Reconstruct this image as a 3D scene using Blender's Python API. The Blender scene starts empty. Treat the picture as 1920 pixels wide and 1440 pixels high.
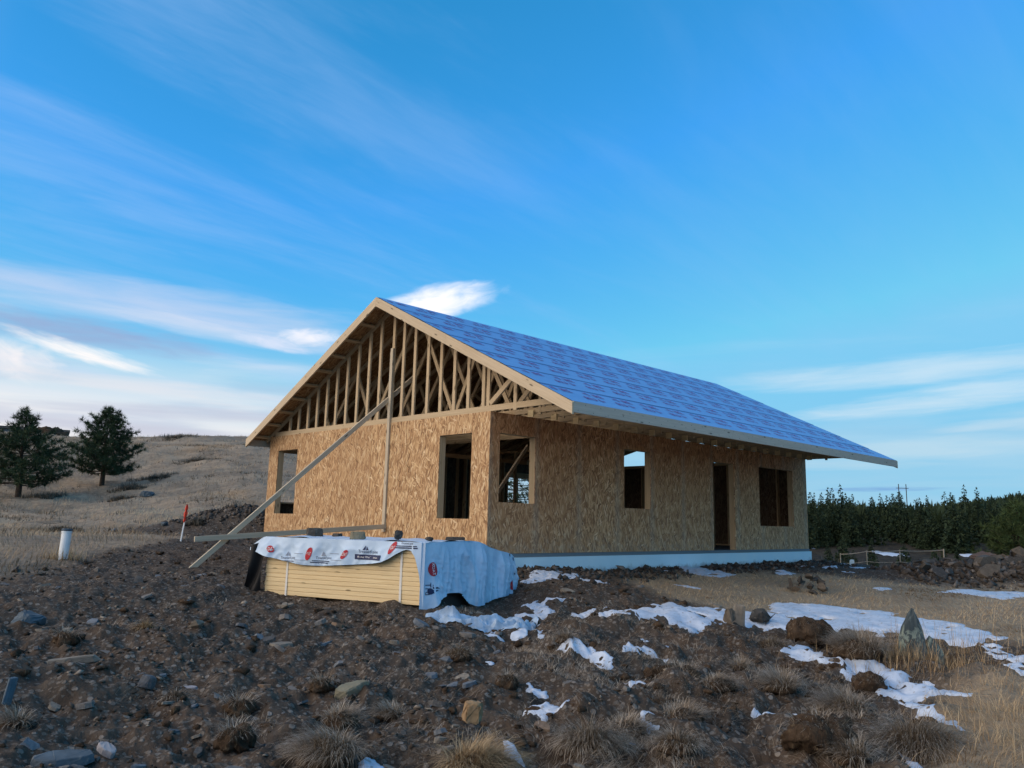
import bpy, bmesh, math, random
import numpy as np
from mathutils import Vector, Matrix

random.seed(11); rng = np.random.RandomState(11)
sc = bpy.context.scene
COL = sc.collection

# ------------------------------------------------------------------ camera
cam_d = bpy.data.cameras.new('camera'); cam = bpy.data.objects.new('camera', cam_d); COL.objects.link(cam)
cam_d.sensor_width = 36.0; cam_d.lens = 1478.013 * 36.0 / 1920.0
cam_d.clip_start = 0.1; cam_d.clip_end = 4000
_ya, _pi, _ro = math.radians(45.685), math.radians(9.848), math.radians(1.369)
_fw = Vector((math.cos(_ya) * math.cos(_pi), math.sin(_ya) * math.cos(_pi), math.sin(_pi)))
_rt = Vector((math.sin(_ya), -math.cos(_ya), 0)); _up = _rt.cross(_fw)
_r2 = _rt * math.cos(_ro) + _up * math.sin(_ro); _u2 = _r2.cross(_fw)
cam.matrix_world = Matrix(((_r2.x, _u2.x, -_fw.x, -9.488), (_r2.y, _u2.y, -_fw.y, -10.248), (_r2.z, _u2.z, -_fw.z, 0.575), (0, 0, 0, 1)))
sc.camera = cam

# ------------------------------------------------------------------ sun, exposure
SUN_ROT, SUN_EL = math.radians(290.0), math.radians(11.0)
sun_d = bpy.data.lights.new('sun', 'SUN'); sun = bpy.data.objects.new('sun', sun_d); COL.objects.link(sun)
sun_d.energy = 0.5; sun_d.angle = math.radians(45); sun_d.color = (1.0, 0.85, 0.70)
_sd = Vector((math.sin(SUN_ROT) * math.cos(SUN_EL), math.cos(SUN_ROT) * math.cos(SUN_EL), math.sin(SUN_EL)))
sun.rotation_euler = (-_sd).to_track_quat('-Z', 'Y').to_euler()
sun.location = (-60, 20, 30)
sc.view_settings.view_transform = 'Standard'; sc.view_settings.look = 'None'
sc.view_settings.exposure = 1.0; sc.view_settings.gamma = 1.0; sc.view_settings.use_curve_mapping = False
sc.render.engine = 'CYCLES'
sc.cycles.max_bounces = 6; sc.cycles.diffuse_bounces = 3; sc.cycles.glossy_bounces = 2
sc.cycles.use_denoising = True

# ------------------------------------------------------------------ node helper
class NB:
    def __init__(s, tree):
        s.t = tree; s.n = tree.nodes; s.l = tree.links
    def put(s, sock, v):
        if v is None: return
        if isinstance(v, bpy.types.NodeSocket): s.l.new(v, sock)
        elif isinstance(v, (tuple, list)) and sock.type == 'RGBA' and len(v) == 3: sock.default_value = (*v, 1)
        else: sock.default_value = v
    def math(s, op, a, b=None, c=None, clamp=False):
        n = s.n.new('ShaderNodeMath'); n.operation = op; n.use_clamp = clamp
        s.put(n.inputs[0], a); s.put(n.inputs[1], b)
        if c is not None: s.put(n.inputs[2], c)
        return n.outputs[0]
    def vmath(s, op, a, b=None, scale=None):
        n = s.n.new('ShaderNodeVectorMath'); n.operation = op
        s.put(n.inputs[0], a); s.put(n.inputs[1], b)
        if scale is not None: s.put(n.inputs['Scale'], scale)
        return n.outputs['Value'] if op in ('DOT_PRODUCT', 'LENGTH') else n.outputs['Vector']
    def noise(s, vec, scale, detail=4, rough=.55, dist=0, out='Fac', dims='3D'):
        n = s.n.new('ShaderNodeTexNoise'); n.noise_dimensions = dims
        s.put(n.inputs['Vector'], vec); s.put(n.inputs['Scale'], scale)
        n.inputs['Detail'].default_value = detail; n.inputs['Roughness'].default_value = rough; n.inputs['Distortion'].default_value = dist
        return n.outputs[out]
    def voronoi(s, vec, scale, feature='F1', out='Color', rnd=1.0, dims='3D'):
        n = s.n.new('ShaderNodeTexVoronoi'); n.feature = feature; n.voronoi_dimensions = dims
        s.put(n.inputs['Vector'], vec); s.put(n.inputs['Scale'], scale); n.inputs['Randomness'].default_value = rnd
        return n.outputs[out]
    def ramp(s, fac, stops, interp='LINEAR'):
        n = s.n.new('ShaderNodeValToRGB'); cr = n.color_ramp; cr.interpolation = interp
        while len(cr.elements) > 1: cr.elements.remove(cr.elements[-1])
        for i, (p, c) in enumerate(stops):
            e = cr.elements[0] if i == 0 else cr.elements.new(p)
            e.position = p; e.color = (*c, 1) if len(c) == 3 else c
        s.put(n.inputs[0], fac); return n.outputs[0]
    def mix(s, fac, a, b, blend='MIX'):
        n = s.n.new('ShaderNodeMix'); n.data_type = 'RGBA'; n.blend_type = blend
        s.put(n.inputs[0], fac); s.put(n.inputs[6], a); s.put(n.inputs[7], b); return n.outputs[2]
    def maprange(s, v, a, b, c=0., d=1., smooth=True):
        n = s.n.new('ShaderNodeMapRange'); n.interpolation_type = 'SMOOTHSTEP' if smooth else 'LINEAR'
        for i, q in enumerate((v, a, b, c, d)): s.put(n.inputs[i], q)
        return n.outputs[0]
    def mapping(s, vec, scale=(1, 1, 1), rot=(0, 0, 0), loc=(0, 0, 0)):
        n = s.n.new('ShaderNodeMapping'); s.put(n.inputs[0], vec)
        n.inputs['Scale'].default_value = scale; n.inputs['Rotation'].default_value = rot; n.inputs['Location'].default_value = loc
        return n.outputs[0]
    def sep(s, v):
        n = s.n.new('ShaderNodeSeparateXYZ'); s.put(n.inputs[0], v); return n.outputs
    def comb(s, x, y, z):
        n = s.n.new('ShaderNodeCombineXYZ')
        for i, q in enumerate((x, y, z)): s.put(n.inputs[i], q)
        return n.outputs[0]
    def attr(s, name, out='Fac'):
        n = s.n.new('ShaderNodeAttribute'); n.attribute_name = name; return n.outputs[out]
    def coord(s, which='Object'):
        return s.n.new('ShaderNodeTexCoord').outputs[which]
    def objrand(s):
        return s.n.new('ShaderNodeObjectInfo').outputs['Random']

# ------------------------------------------------------------------ sky
world = bpy.data.worlds.new('World'); sc.world = world; world.use_nodes = True
def build_sky():
    b = NB(world.node_tree); bg = b.n['Background']
    sky = b.n.new('ShaderNodeTexSky'); sky.sky_type = 'NISHITA'; sky.sun_disc = False
    sky.sun_elevation = math.radians(13); sky.sun_rotation = SUN_ROT; sky.altitude = 1500
    s = b.n.new('ShaderNodeSeparateColor'); b.put(s.inputs[0], sky.outputs[0])
    # white balance of a cold evening: each channel gets its own curve (inputs are the bright physical values)
    def ch(o, k, p, mx):
        v = b.math('MINIMUM', o, mx)
        v = b.math('MULTIPLY', v, .1)
        return b.math('MULTIPLY', b.math('POWER', v, p), k)
    r = ch(s.outputs[0], SKY_R[0], SKY_R[1], SKY_R[2]); g = ch(s.outputs[1], SKY_G[0], SKY_G[1], SKY_G[2]); bl = ch(s.outputs[2], SKY_B[0], SKY_B[1], SKY_B[2])
    cc = b.n.new('ShaderNodeCombineColor'); b.put(cc.inputs[0], r); b.put(cc.inputs[1], g); b.put(cc.inputs[2], bl)
    col = cc.outputs[0]
    d = b.coord('Generated')
    F = (math.cos(_ya), math.sin(_ya), 0); R = (math.sin(_ya), -math.cos(_ya), 0)
    az = b.math('ARCTAN2', b.vmath('DOT_PRODUCT', d, R), b.vmath('DOT_PRODUCT', d, F))       # radians from the view azimuth
    z = b.sep(d)[2]
    el = b.math('ARCSINE', z)
    azd = b.math('MULTIPLY', az, 57.2958); eld = b.math('MULTIPLY', el, 57.2958)
    # --- high thin cirrus veils: noise on a plane overhead, stretched along one direction
    zz = b.math('ADD', b.math('MAXIMUM', z, 0.0), .12)
    sx, sy, _ = b.sep(d)
    pl = b.comb(b.math('DIVIDE', sx, zz), b.math('DIVIDE', sy, zz), 0.0)
    v1 = b.mapping(pl, (.35, 1.3, 1), (0, 0, 1.95))
    cir = b.noise(v1, 1.5, 6, .58, .5)
    fine = b.noise(b.mapping(pl, (1.2, 5.5, 1), (0, 0, 2.1)), 2.0, 5, .6, .6)
    cir = b.math('ADD', b.math('MULTIPLY', cir, .8), b.math('MULTIPLY', fine, .2))
    cir = b.maprange(cir, .43, .72)
    leftish = b.maprange(azd, 20, -30, .25, 1.0)
    cir = b.math('MULTIPLY', cir, leftish)
    cir = b.math('MULTIPLY', cir, .42)
    col = b.mix(cir, col, (.20, .30, .49))
    # --- a bright veil of cloud by the low sun, out of view, added to warm the light
    cs = b.vmath('DOT_PRODUCT', d, tuple(_sd))
    fill_veil = b.math('MULTIPLY', b.maprange(cs, .24, .86), .9)
    col = b.mix(fill_veil, col, (1.15, 1.0, .88))
    # --- low banks near the horizon: noise in bearing/elevation, strongly stretched sideways
    v2 = b.comb(b.math('MULTIPLY', azd, .05), b.math('MULTIPLY', eld, .42), 3.0)
    bank = b.noise(v2, 1.0, 7, .52, .35)
    lowm = b.math('MULTIPLY', b.maprange(eld, 17, 7), b.maprange(eld, -3, .5))
    side = b.math('MAXIMUM', b.maprange(azd, -8, -20), b.math('MULTIPLY', b.maprange(azd, 8, 20), .62))
    side = b.math('MAXIMUM', side, .25)
    thr = b.maprange(eld, 16, 3, .60, .34, False)
    bm = b.maprange(b.math('SUBTRACT', bank, thr), -.05, .26)
    bm = b.math('MULTIPLY', b.math('MULTIPLY', bm, lowm), side)
    warm = b.maprange(azd, 25, -35)
    shade = b.noise(b.comb(b.math('MULTIPLY', azd, .05), b.math('MULTIPLY', eld, .5), 9.0), 1.2, 4, .5)
    ccol = b.mix(b.maprange(shade, .35, .62), b.mix(warm, (.20, .32, .42), (.25, .28, .37)), b.mix(warm, (.28, .38, .45), (.46, .44, .46)))
    col = b.mix(b.math('MULTIPLY', bm, .85), col, ccol)
    # pale haze right above the horizon
    hz = b.math('MULTIPLY', b.maprange(eld, b.maprange(warm, 0, 1, 11, 13.5), b.maprange(warm, 0, 1, 0, 3.5)), b.maprange(warm, 0, 1, .62, .95))
    col = b.mix(hz, col, b.mix(warm, (.185, .31, .39), b.mix(b.maprange(shade, .36, .60), (.37, .355, .385), (.50, .465, .445))))
    # --- single clouds, each an elongated puff at its own bearing and elevation
    def puff(a0, e0, ra, re, tilt, colr, op, seed, rag=.9):
        ct, st = math.cos(math.radians(tilt)), math.sin(math.radians(tilt))
        da = b.math('SUBTRACT', azd, a0); de = b.math('SUBTRACT', eld, e0)
        u = b.math('DIVIDE', b.math('ADD', b.math('MULTIPLY', da, ct), b.math('MULTIPLY', de, st)), ra)
        v = b.math('DIVIDE', b.math('SUBTRACT', b.math('MULTIPLY', de, ct), b.math('MULTIPLY', da, st)), re)
        q = b.math('ADD', b.math('MULTIPLY', u, u), b.math('MULTIPLY', v, v))
        n = b.noise(b.comb(b.math('MULTIPLY', u, 1.1), b.math('MULTIPLY', v, .8), seed), 1.6, 5, .55, .4)
        q = b.math('ADD', q, b.math('MULTIPLY', b.math('SUBTRACT', n, .5), rag * 2.6))
        m = b.math('MULTIPLY', b.maprange(q, 1.5, -.55), op)
        return m, colr
    for p in PUFFS:
        m, c = puff(*p)
        col = b.mix(m, col, c)
    b.put(bg.inputs[0], col); bg.inputs[1].default_value = .15 / .15
SKY_R = (1.20, 1.65, 2.3); SKY_G = (.735, .76, 3.1); SKY_B = (1.72, 1.0, 2.6)
#       bearing, elev, half-width, half-height, tilt, colour, opacity, seed
PUFFS = [
 (-26, 13.6, 16, 1.5, -1, (.30, .35, .45), .70, 5.0),
 (-20, 12.3, 9.0, .75, -4, (.38, .40, .46), .60, 6.0),
 (-30, 11.3, 8.5, 1.0, -3, (.16, .205, .33), .85, 2.0),
 (-29.0, 10.0, 4.4, .55, -12, (.56, .52, .50), .9, 7.0),
 (-33.0, 9.2, 2.6, 1.2, -8, (.50, .47, .47), .85, 11.0),
 (-14.8, 12.5, 2.2, .6, 3, (.50, .49, .52), .9, 13.0),
 (-17.3, 11.8, 2.6, .45, -8, (.40, .42, .50), .7, 17.0),
 (-5.9, 15.5, 4.6, 1.15, 14, (.60, .57, .58), 1.0, 19.0, .8),
 (-26, 8.2, 10.0, .55, -1, (.42, .41, .43), .6, 21.0),
 (-22, 6.6, 12.0, .5, 0, (.27, .28, .35), .6, 22.0),
 (-27, 5.4, 11.0, .4, -1, (.29, .29, .35), .55, 24.0),
 (27, 10.2, 11.5, .95, 2, (.30, .395, .465), .85, 23.0),
 (33, 8.9, 8.0, .7, 3, (.31, .40, .465), .8, 29.0),
 (27, 7.9, 8.0, .6, 3, (.30, .39, .455), .8, 31.0),
 (33, 6.6, 5.0, .40, 2, (.28, .37, .435), .65, 33.0),
 (29, 5.2, 9.0, .7, 1, (.27, .365, .425), .7, 37.0),
 (22, 4.2, 6.0, .35, 0, (.26, .355, .415), .55, 39.0),
 (25.0, 2.6, 3.6, .18, 1, (.10, .20, .36), .8, 41.0),
]
build_sky()

# ------------------------------------------------------------------ terrain
CAM = (-9.488, -10.248, 0.575)
YAW = math.radians(45.685)
FX, FY = math.cos(YAW), math.sin(YAW)          # horizontal viewing direction
_rs = np.random.RandomState(7)
_PERM = np.tile(_rs.permutation(512), 2)
_GA = _rs.rand(512) * 2 * np.pi
_GX, _GY = np.cos(_GA), np.sin(_GA)

def perlin(x, y):
    x = np.asarray(x, float); y = np.asarray(y, float)
    xi = np.floor(x).astype(np.int64); yi = np.floor(y).astype(np.int64)
    xf = x - xi; yf = y - yi
    xi &= 511; yi &= 511
    u = xf * xf * xf * (xf * (xf * 6 - 15) + 10); v = yf * yf * yf * (yf * (yf * 6 - 15) + 10)
    def g(ix, iy, dx, dy):
        h = _PERM[_PERM[ix & 511] + (iy & 511)]
        return _GX[h] * dx + _GY[h] * dy
    a = g(xi, yi, xf, yf); b = g(xi + 1, yi, xf - 1, yf)
    c = g(xi, yi + 1, xf, yf - 1); d = g(xi + 1, yi + 1, xf - 1, yf - 1)
    return (a + u * (b - a)) * (1 - v) + (c + u * (d - c)) * v

def sstep(a, b, x):
    t = np.clip((x - a) / (b - a), 0, 1)
    return t * t * (3 - 2 * t)

CTL = np.array([
 (-40,1.5,-1.05),(0,1.5,-1.08),(40,1.5,-1.05),
 (-31,5.6,-.9),(-15,5.5,-.98),(.6,5.5,-1.0),(15,5.7,-1.02),(32,6.2,-.94),
 (-31,8,-.7),(-16,7.5,-.88),(2,8,-.82),(15,8.5,-.88),(31.7,9.5,-.76),
 (-32,12,-.4),(-20,13,-.33),(-7,10.5,-.56),(-16.5,12,-.5),(9,10,-.72),(20,11.5,-.84),(31,11.5,-.74),
 (-28.8,15,-.21),(-22,20,-.07),(-32,20,.0),
 (-1.5,14,-.31),(-.1,12.5,-.57),(2,13.5,-.34),(5,15.8,-.33),(12.2,18.6,-.35),(16,20,-.37),(20.5,24.1,-.38),(-17,20.7,-.25),(-21.3,14.4,-.32),(-10,17,-.3),
 (10,25,-.25),(0,25,0.0),(-10,28,.4),(28.5,17,-.60),(29.2,22,-.64),(23,26,-.47),(26,24,-.52),(37,20,-.62),
 (-27,45,1.72),(-31.6,42,1.15),(-22,35,.95),(-38,40,1.0),(-24,75,6.95),(-33,75,6.5),(-18.6,75,7.4),(-40,75,6.5),
 (-10,75,5.6),(0,75,1.6),(10,75,-1),(18,60,-3.2),(25,60,-3.4),(35,60,-3.4),(20,35,-1.2),(28,35,-1.4),(37,35,-1.4),
 (-33,110,6.6),(-24,110,6.5),(-10,110,6),(-33,250,4),(-10,250,4),(5,120,-3),(25,110,-5.2),(36,110,-5.2),(15,110,-5),
 (25,165,-3.4),(36,165,-3.4),(15,165,-3.4),(25,250,0),(36,250,0),(10,250,1),(25,330,-3),(-20,330,2),(36,330,-3)], float)

def _feat(th, d):
    return np.stack([th / 20.0, np.log(d) * 1.3], -1)
def _tps(r2):
    return 0.5 * r2 * np.log(r2 + 1e-12)
_A = _feat(CTL[:, 0], CTL[:, 1]); _n = len(_A)
_K = _tps(((_A[:, None] - _A[None]) ** 2).sum(-1)) + np.eye(_n) * 2e-3
_P = np.c_[np.ones(_n), _A]
_S = np.linalg.solve(np.block([[_K, _P], [_P.T, np.zeros((3, 3))]]), np.r_[CTL[:, 2], 0, 0, 0])

BUMPS = []
# broad mounds: x, y, radius along / across, angle, height
MOUNDS = [(1.8,11.3,2.0,1.5,-.773,.66),(.1,11.9,1.7,1.2,-.773,.22),
          (12.2,-4.9,2.5,1.2,-.773,.52),(14.2,-6.9,2.2,1.2,-.773,.5)]
# earth bumps in the near ground (x, y, r, h) are appended below

def polar(x, y):
    dx = np.asarray(x, float) - CAM[0]; dy = np.asarray(y, float) - CAM[1]
    f = dx * FX + dy * FY; r = dx * FY - dy * FX
    return np.degrees(np.arctan2(r, f)), np.hypot(dx, dy)

def base_height(x, y):
    th, d = polar(x, y)
    sh = np.shape(th); th = np.atleast_1d(th).ravel(); d = np.atleast_1d(d).ravel()
    thc = np.clip(th, -41, 41); dc = np.clip(d, 1.5, 330)
    out = np.empty(len(thc))
    for s in range(0, len(thc), 60000):
        q = _feat(thc[s:s + 60000], dc[s:s + 60000])
        r2 = ((q[:, None] - _A[None]) ** 2).sum(-1)
        out[s:s + 60000] = _tps(r2) @ _S[:_n] + _S[_n] + q @ _S[_n + 1:]
    back = sstep(75, 130, np.abs(th))
    out = out * (1 - back) + (-1.05 - 0.004 * np.minimum(d, 250)) * back
    far = sstep(280, 480, d)
    ridge = -5 + 31 * sstep(380, 640, d) * np.exp(-((th - 40) / 13.0) ** 2) + 6 * sstep(400, 700, d) * np.exp(-((th + 5) / 30) ** 2)
    out = out * (1 - far) + ridge * far
    return out.reshape(sh)

def regions(x, y):
    """grass amount on the hill / on the right-hand field, near-dirt roughness"""
    th, d = polar(x, y)
    n = perlin(x * .35, y * .35) * 1.6 + perlin(x * 1.3 + 9, y * 1.3) * .5
    # limit of the dug earth on the left: distance as a function of bearing
    lim = np.interp(th, [-45, -33, -28, -23, -20, -18, -10], [12.3, 12.8, 14.2, 19.0, 25, 29, 32])
    bank = 0
    for (mx, my, ra, rb, an, hh) in MOUNDS[:2]:
        ca, sa = math.cos(an), math.sin(an)
        bank = bank + np.exp(-((((x - mx) * ca + (y - my) * sa) / ra / 1.1) ** 2 + ((-(x - mx) * sa + (y - my) * ca) / rb / 1.25) ** 2) ** 1.3)
    hill = (1 - sstep(.12, .35, bank)) * sstep(-.6, 1.4, d + n * 1.1 - lim) * sstep(6, -4, th - sstep(30, 60, d) * 14)
    lo = np.interp(th, [6, 12, 17, 25, 33, 45], [15.2, 13.2, 12.6, 12.0, 10.6, 9.5])
    hi = np.interp(th, [6, 12, 17, 25, 33, 45], [15.6, 16.6, 18.8, 19.5, 20.5, 24])
    field = sstep(-.3, .9, d + n * .8 - lo) * sstep(-.8, .8, hi + n * .8 - d) * sstep(6, 11, th)
    near = sstep(24.0, 29.5, th + n * 3.0) * sstep(9.9, 8.4, d + n * .5)
    valley = sstep(27, 33, d) * sstep(8, 14, th)
    return hill, np.maximum(field, near), valley

def height(x, y, fine=True):
    x = np.asarray(x, float); y = np.asarray(y, float)
    z = base_height(x, y)
    th, d = polar(x, y)
    hill, field, valley = regions(x, y)
    grass = np.clip(hill + field + valley, 0, 1)
    for (mx, my, ra, rb, an, h) in MOUNDS:
        ca, sa = math.cos(an), math.sin(an)
        u = ((x - mx) * ca + (y - my) * sa) / ra; v = (-(x - mx) * sa + (y - my) * ca) / rb
        z = z + h * np.exp(-(u * u + v * v) ** 1.3)
    for (bx, by, r, h) in BUMPS:
        q = ((x - bx) ** 2 + (y - by) ** 2) / (r * r)
        z = z + h * np.exp(-q * q)
    if fine:
        nearw = sstep(60, 12, d)
        w = (1 - .75 * grass)
        rough = np.maximum(sstep(-14, 6, th), .45) * sstep(13, 9, d)                 # churned sods on the right, flatter gravel on the left
        z = z + perlin(x * .9, y * .9) * (.07 + .11 * rough) * w
        z = z + perlin(x * 2.3 + 5, y * 2.3) * (.06 + .09 * rough) * w
        n = perlin(x * 5.1, y * 5.1 + 3)
        z = z + perlin(x * 3.6 + 11, y * 3.6) * .075 * w * (.5 + rough)
        z = z + (np.abs(n) * -.08 + n * .05) * w * (.6 + .8 * rough) * nearw
        z = z + perlin(x * 11 + 1, y * 11) * .032 * w * nearw
        z = z + perlin(x * 23, y * 23 + 7) * .014 * w * nearw
        z = z + perlin(x * .12, y * .12) * .5 * sstep(25, 70, d) + (perlin(x * .4, y * .4) * .20 + perlin(x * .9 + 5, y * .9) * .12 + perlin(x * 2.1, y * 2.1) * .06) * hill * sstep(14, 30, d)
        # keep the ground below the house floor
        ins = sstep(-.1, .25, x) * sstep(12.45, 12.1, x) * sstep(-.1, .25, y) * sstep(8.2, 7.85, y)
        z = z * (1 - ins) + np.minimum(z, -.45) * ins
    return z

SNOW = {
    'big': [(-0.52, -3.23), (-0.1, -3.24), (0.38, -3.4), (0.43, -3.05), (0.86, -3.21), (1.2, -3.46), (1.54, -3.8), (1.86, -4.06), (2.31, -4.09), (2.89, -3.76), (3.25, -3.82), (3.61, -4.45), (3.65, -5.0), (3.71, -5.49), (3.28, -5.45), (3.32, -5.91), (3.1, -6.46), (2.58, -6.96), (1.96, -7.33), (1.57, -7.17), (1.49, -6.9), (1.64, -6.58), (1.87, -6.2), (2.02, -5.74), (1.72, -5.53), (1.53, -5.35), (1.14, -5.08), (0.95, -4.72), (0.77, -4.49), (0.47, -4.26), (-0.08, -4.35), (-0.46, -4.41), (-0.36, -4.16), (-0.39, -3.95), (-0.62, -3.71)],
    'trench': [(-0.59, -5.63), (0.03, -5.55), (0.34, -5.58), (0.02, -5.83), (-0.52, -6.16), (-0.66, -6.42), (-0.46, -6.69), (-0.57, -6.86), (-0.77, -7.2), (-1.02, -7.52), (-1.48, -7.93), (-1.5, -7.76), (-1.49, -7.46), (-1.8, -7.6), (-2.15, -7.87), (-2.63, -8.19), (-2.47, -8.01), (-2.22, -7.77), (-2.12, -7.59), (-1.53, -7.33), (-1.53, -7.16), (-1.34, -6.95), (-1.1, -6.67), (-0.89, -6.39), (-0.66, -5.95)],
    'gully': [(-3.22, -7.95), (-3.35, -8.05), (-3.49, -8.16), (-3.6, -8.29), (-3.66, -8.21), (-3.51, -8.1)],
    'edge': [(1.39, -7.24), (1.17, -7.48), (0.65, -7.9), (0.24, -7.99), (0.6, -7.56)],
    'edge2': [(0.17, -7.73), (0.0, -7.88), (-0.23, -8.1), (-0.57, -8.17), (-0.38, -7.97)],
    'strip': [(-3.1, -4.52), (-2.79, -4.67), (-2.85, -4.81), (-3.03, -5.2), (-3.07, -5.09), (-3.04, -4.81)],
    's6': [(-2.31, -4.69), (-2.13, -4.67), (-2.15, -4.84), (-2.37, -4.79)],
    's7': [(-3.37, -5.56), (-3.37, -5.66), (-3.2, -5.62), (-3.2, -5.73), (-3.35, -5.75), (-3.47, -5.73)],
    's8': [(-4.51, -5.51), (-4.31, -5.43), (-4.37, -5.58), (-4.43, -5.8), (-4.62, -5.76), (-4.79, -5.89), (-4.69, -5.72)],
    's9': [(-5.31, -6.0), (-5.23, -6.09), (-5.34, -6.18), (-5.45, -6.14)],
    's10': [(-4.01, -4.96), (-4.03, -5.03), (-4.12, -5.25), (-4.16, -5.16)],
    'wrap': [(-1.11, -1.99), (-0.82, -2.01), (-1.19, -2.66), (-1.28, -2.76), (-1.42, -2.68), (-1.24, -2.33)],
    'found': [(-0.1, -0.97), (0.53, -0.58), (1.01, -0.68), (1.44, -0.81), (1.11, -1.22), (0.57, -1.2), (-0.03, -1.2)],
    'found2': [(5.27, -0.16), (6.61, 0.01), (6.26, -0.74), (5.88, -1.41), (4.99, -1.56), (4.8, -1.13)],
    'found3': [(7.58, -1.35), (8.05, -1.39), (7.52, -1.93), (6.9, -1.87)],
    'far': [(7.34, -4.89), (9.15, -4.84), (9.01, -5.24), (9.91, -5.86), (8.38, -6.2), (7.01, -6.06), (7.39, -5.58), (7.65, -5.17)],
    'far2': [(12.6, -0.25), (13.3, -0.35), (13.1, -0.75), (12.5, -0.6)],
    'f3': [(6.7, -3.94), (7.19, -4.01), (6.87, -4.18), (6.39, -4.11)],
    'c1': [(-3.82, -4.05), (-3.7, -4.06), (-3.84, -4.22), (-3.91, -4.19)],
    'c2': [(-6.31, -5.24), (-6.26, -5.33), (-6.33, -5.43), (-6.36, -5.36)],
    'c3': [(-6.3, -5.65), (-6.25, -5.74), (-6.32, -5.88), (-6.4, -5.82)],
    'c4': [(-2.91, -3.23), (-2.83, -3.3), (-2.89, -3.41), (-2.98, -3.32)],
    'w2': [(-2.65, -3.37), (-2.49, -3.41), (-2.58, -3.55), (-2.76, -3.54)],
    'w3': [(-2.31, -3.37), (-2.29, -3.45), (-2.56, -3.86), (-2.66, -3.86), (-2.5, -3.58)],
    'd4': [(1.66, -4.79), (1.48, -5.0), (1.22, -5.04), (1.42, -4.87)],
    'e5': [(2.11, -5.7), (1.97, -5.91), (1.67, -5.94), (1.86, -5.74)],
}
PT = {
    'pipe': (-5.47, 4.25),
    'stake': (-2.02, 8.1),
    'pineA': (3.8, 32.75),
    'pineB': (-0.31, 30.53),
    'slate': (0.05, -6.89),
    'slate2': (0.24, -7.06),
    'bluebould': (-7.13, -0.84),
    'block': (-5.36, -5.69),
    'olive': (-5.56, -4.37),
    'bluestand': (-7.89, -3.62),
    'greyslab': (-7.17, -2.32),
    'bluslab': (-7.86, -4.77),
    'white': (-7.59, -4.76),
    'pale': (-6.51, -3.41),
    'dark': (-6.85, -3.37),
    'slatepair': (0.51, -4.52),
    'slatepair2': (0.29, -4.51),
    'clodA': (0.71, -5.4),
    'clodB': (0.61, -5.95),
    'clodC': (-1.36, -6.98),
    'clodD': (-6.84, -4.95),
    'clodE': (-6.43, -4.16),
    'clodF': (-4.2, -4.86),
    'clodG': (-3.62, -6.14),
    'clodH': (-2.5, -5.46),
    'clodI': (1.16, -4.48),
    'clodJ': (-7.02, -1.77),
    'clodK': (-5.7, -4.14),
    'clodL': (-2.66, -7.4),
    'clodM': (-3.89, -7.63),
    'clodN': (-2.64, -5.74),
    'T0': (-4.85, -6.4),
    'T1': (-6.52, -5.58),
    'T2': (-5.8, -6.25),
    'T3': (-2.35, -6.57),
    'T4': (-2.39, -7.16),
    'T5': (-2.98, -7.96),
    'T6': (-3.35, -7.36),
    'T7': (-3.91, -7.84),
    'T8': (-0.41, -6.5),
    'T9': (-7.9, -3.87),
    'T10': (-6.21, -1.49),
    'T11': (-6.71, -3.62),
    'T12': (-3.2, -4.11),
    'T13': (-1.92, -5.93),
    'T14': (-2.99, -4.49),
    'T15': (-3.8, -6.49),
    'T16': (-4.38, -6.38),
    'T17': (-6.09, -5.09),
    'T18': (-5.52, -4.88),
    'T19': (-7.03, 0.4),
    'T20': (-0.29, -5.4),
    'T21': (-4.23, -4.22),
    'T22': (-5.87, -5.68),
    'T23': (-4.49, -6.88),
    'T24': (-2.86, -6.25),
    'smallpile': (5.0, -3.44),
    'sage1': (5.0, 32.95),
    'sage2': (-3.25, 13.36),
    'sage3': (-1.85, 11.31),
    'sage4': (-0.17, 10.84),
    'rockh1': (-2.0, 12.37),
    'rockh2': (-1.47, 11.27),
    'rockh3': (10.91, 37.31),
    'pl': (11.38, -4.04),
    'pr': (11.97, -5.2),
    'pm': (11.74, -4.66),
    'pw0': (12.77, -0.21),
    'pw1': (11.36, -3.4),
    'pileS': (-0.48, -1.94),
}

# ------------------------------------------------------------------ object helpers
WM = {}                                                   # world matrices of parents
def tag(o, label=None, cat=None, group=None, kind=None):
    if label: o['label'] = label
    if cat: o['category'] = cat
    if group: o['group'] = group
    if kind: o['kind'] = kind
    return o
def link(name, data, mat=None, parent=None, M=None):
    o = bpy.data.objects.new(name, data); COL.objects.link(o)
    if mat is not None and data is not None and len(data.materials) == 0: data.materials.append(mat)
    M = M if M is not None else Matrix.Identity(4)
    if parent is not None:
        o.parent = parent; o.matrix_basis = WM[parent.name].inverted() @ M
    else: o.matrix_basis = M
    WM[o.name] = M.copy()
    return o
def thing(name, label, cat, loc=(0, 0, 0), rz=0, group=None):
    o = link(name, None, None, None, Matrix.Translation(loc) @ Matrix.Rotation(rz, 4, 'Z'))
    o.empty_display_size = .2
    return tag(o, label, cat, group)
def mesh_pd(name, V, F, smooth=False):
    me = bpy.data.meshes.new(name); me.from_pydata([tuple(v) for v in V], [], F); me.update()
    if smooth: me.shade_smooth()
    return me
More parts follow.
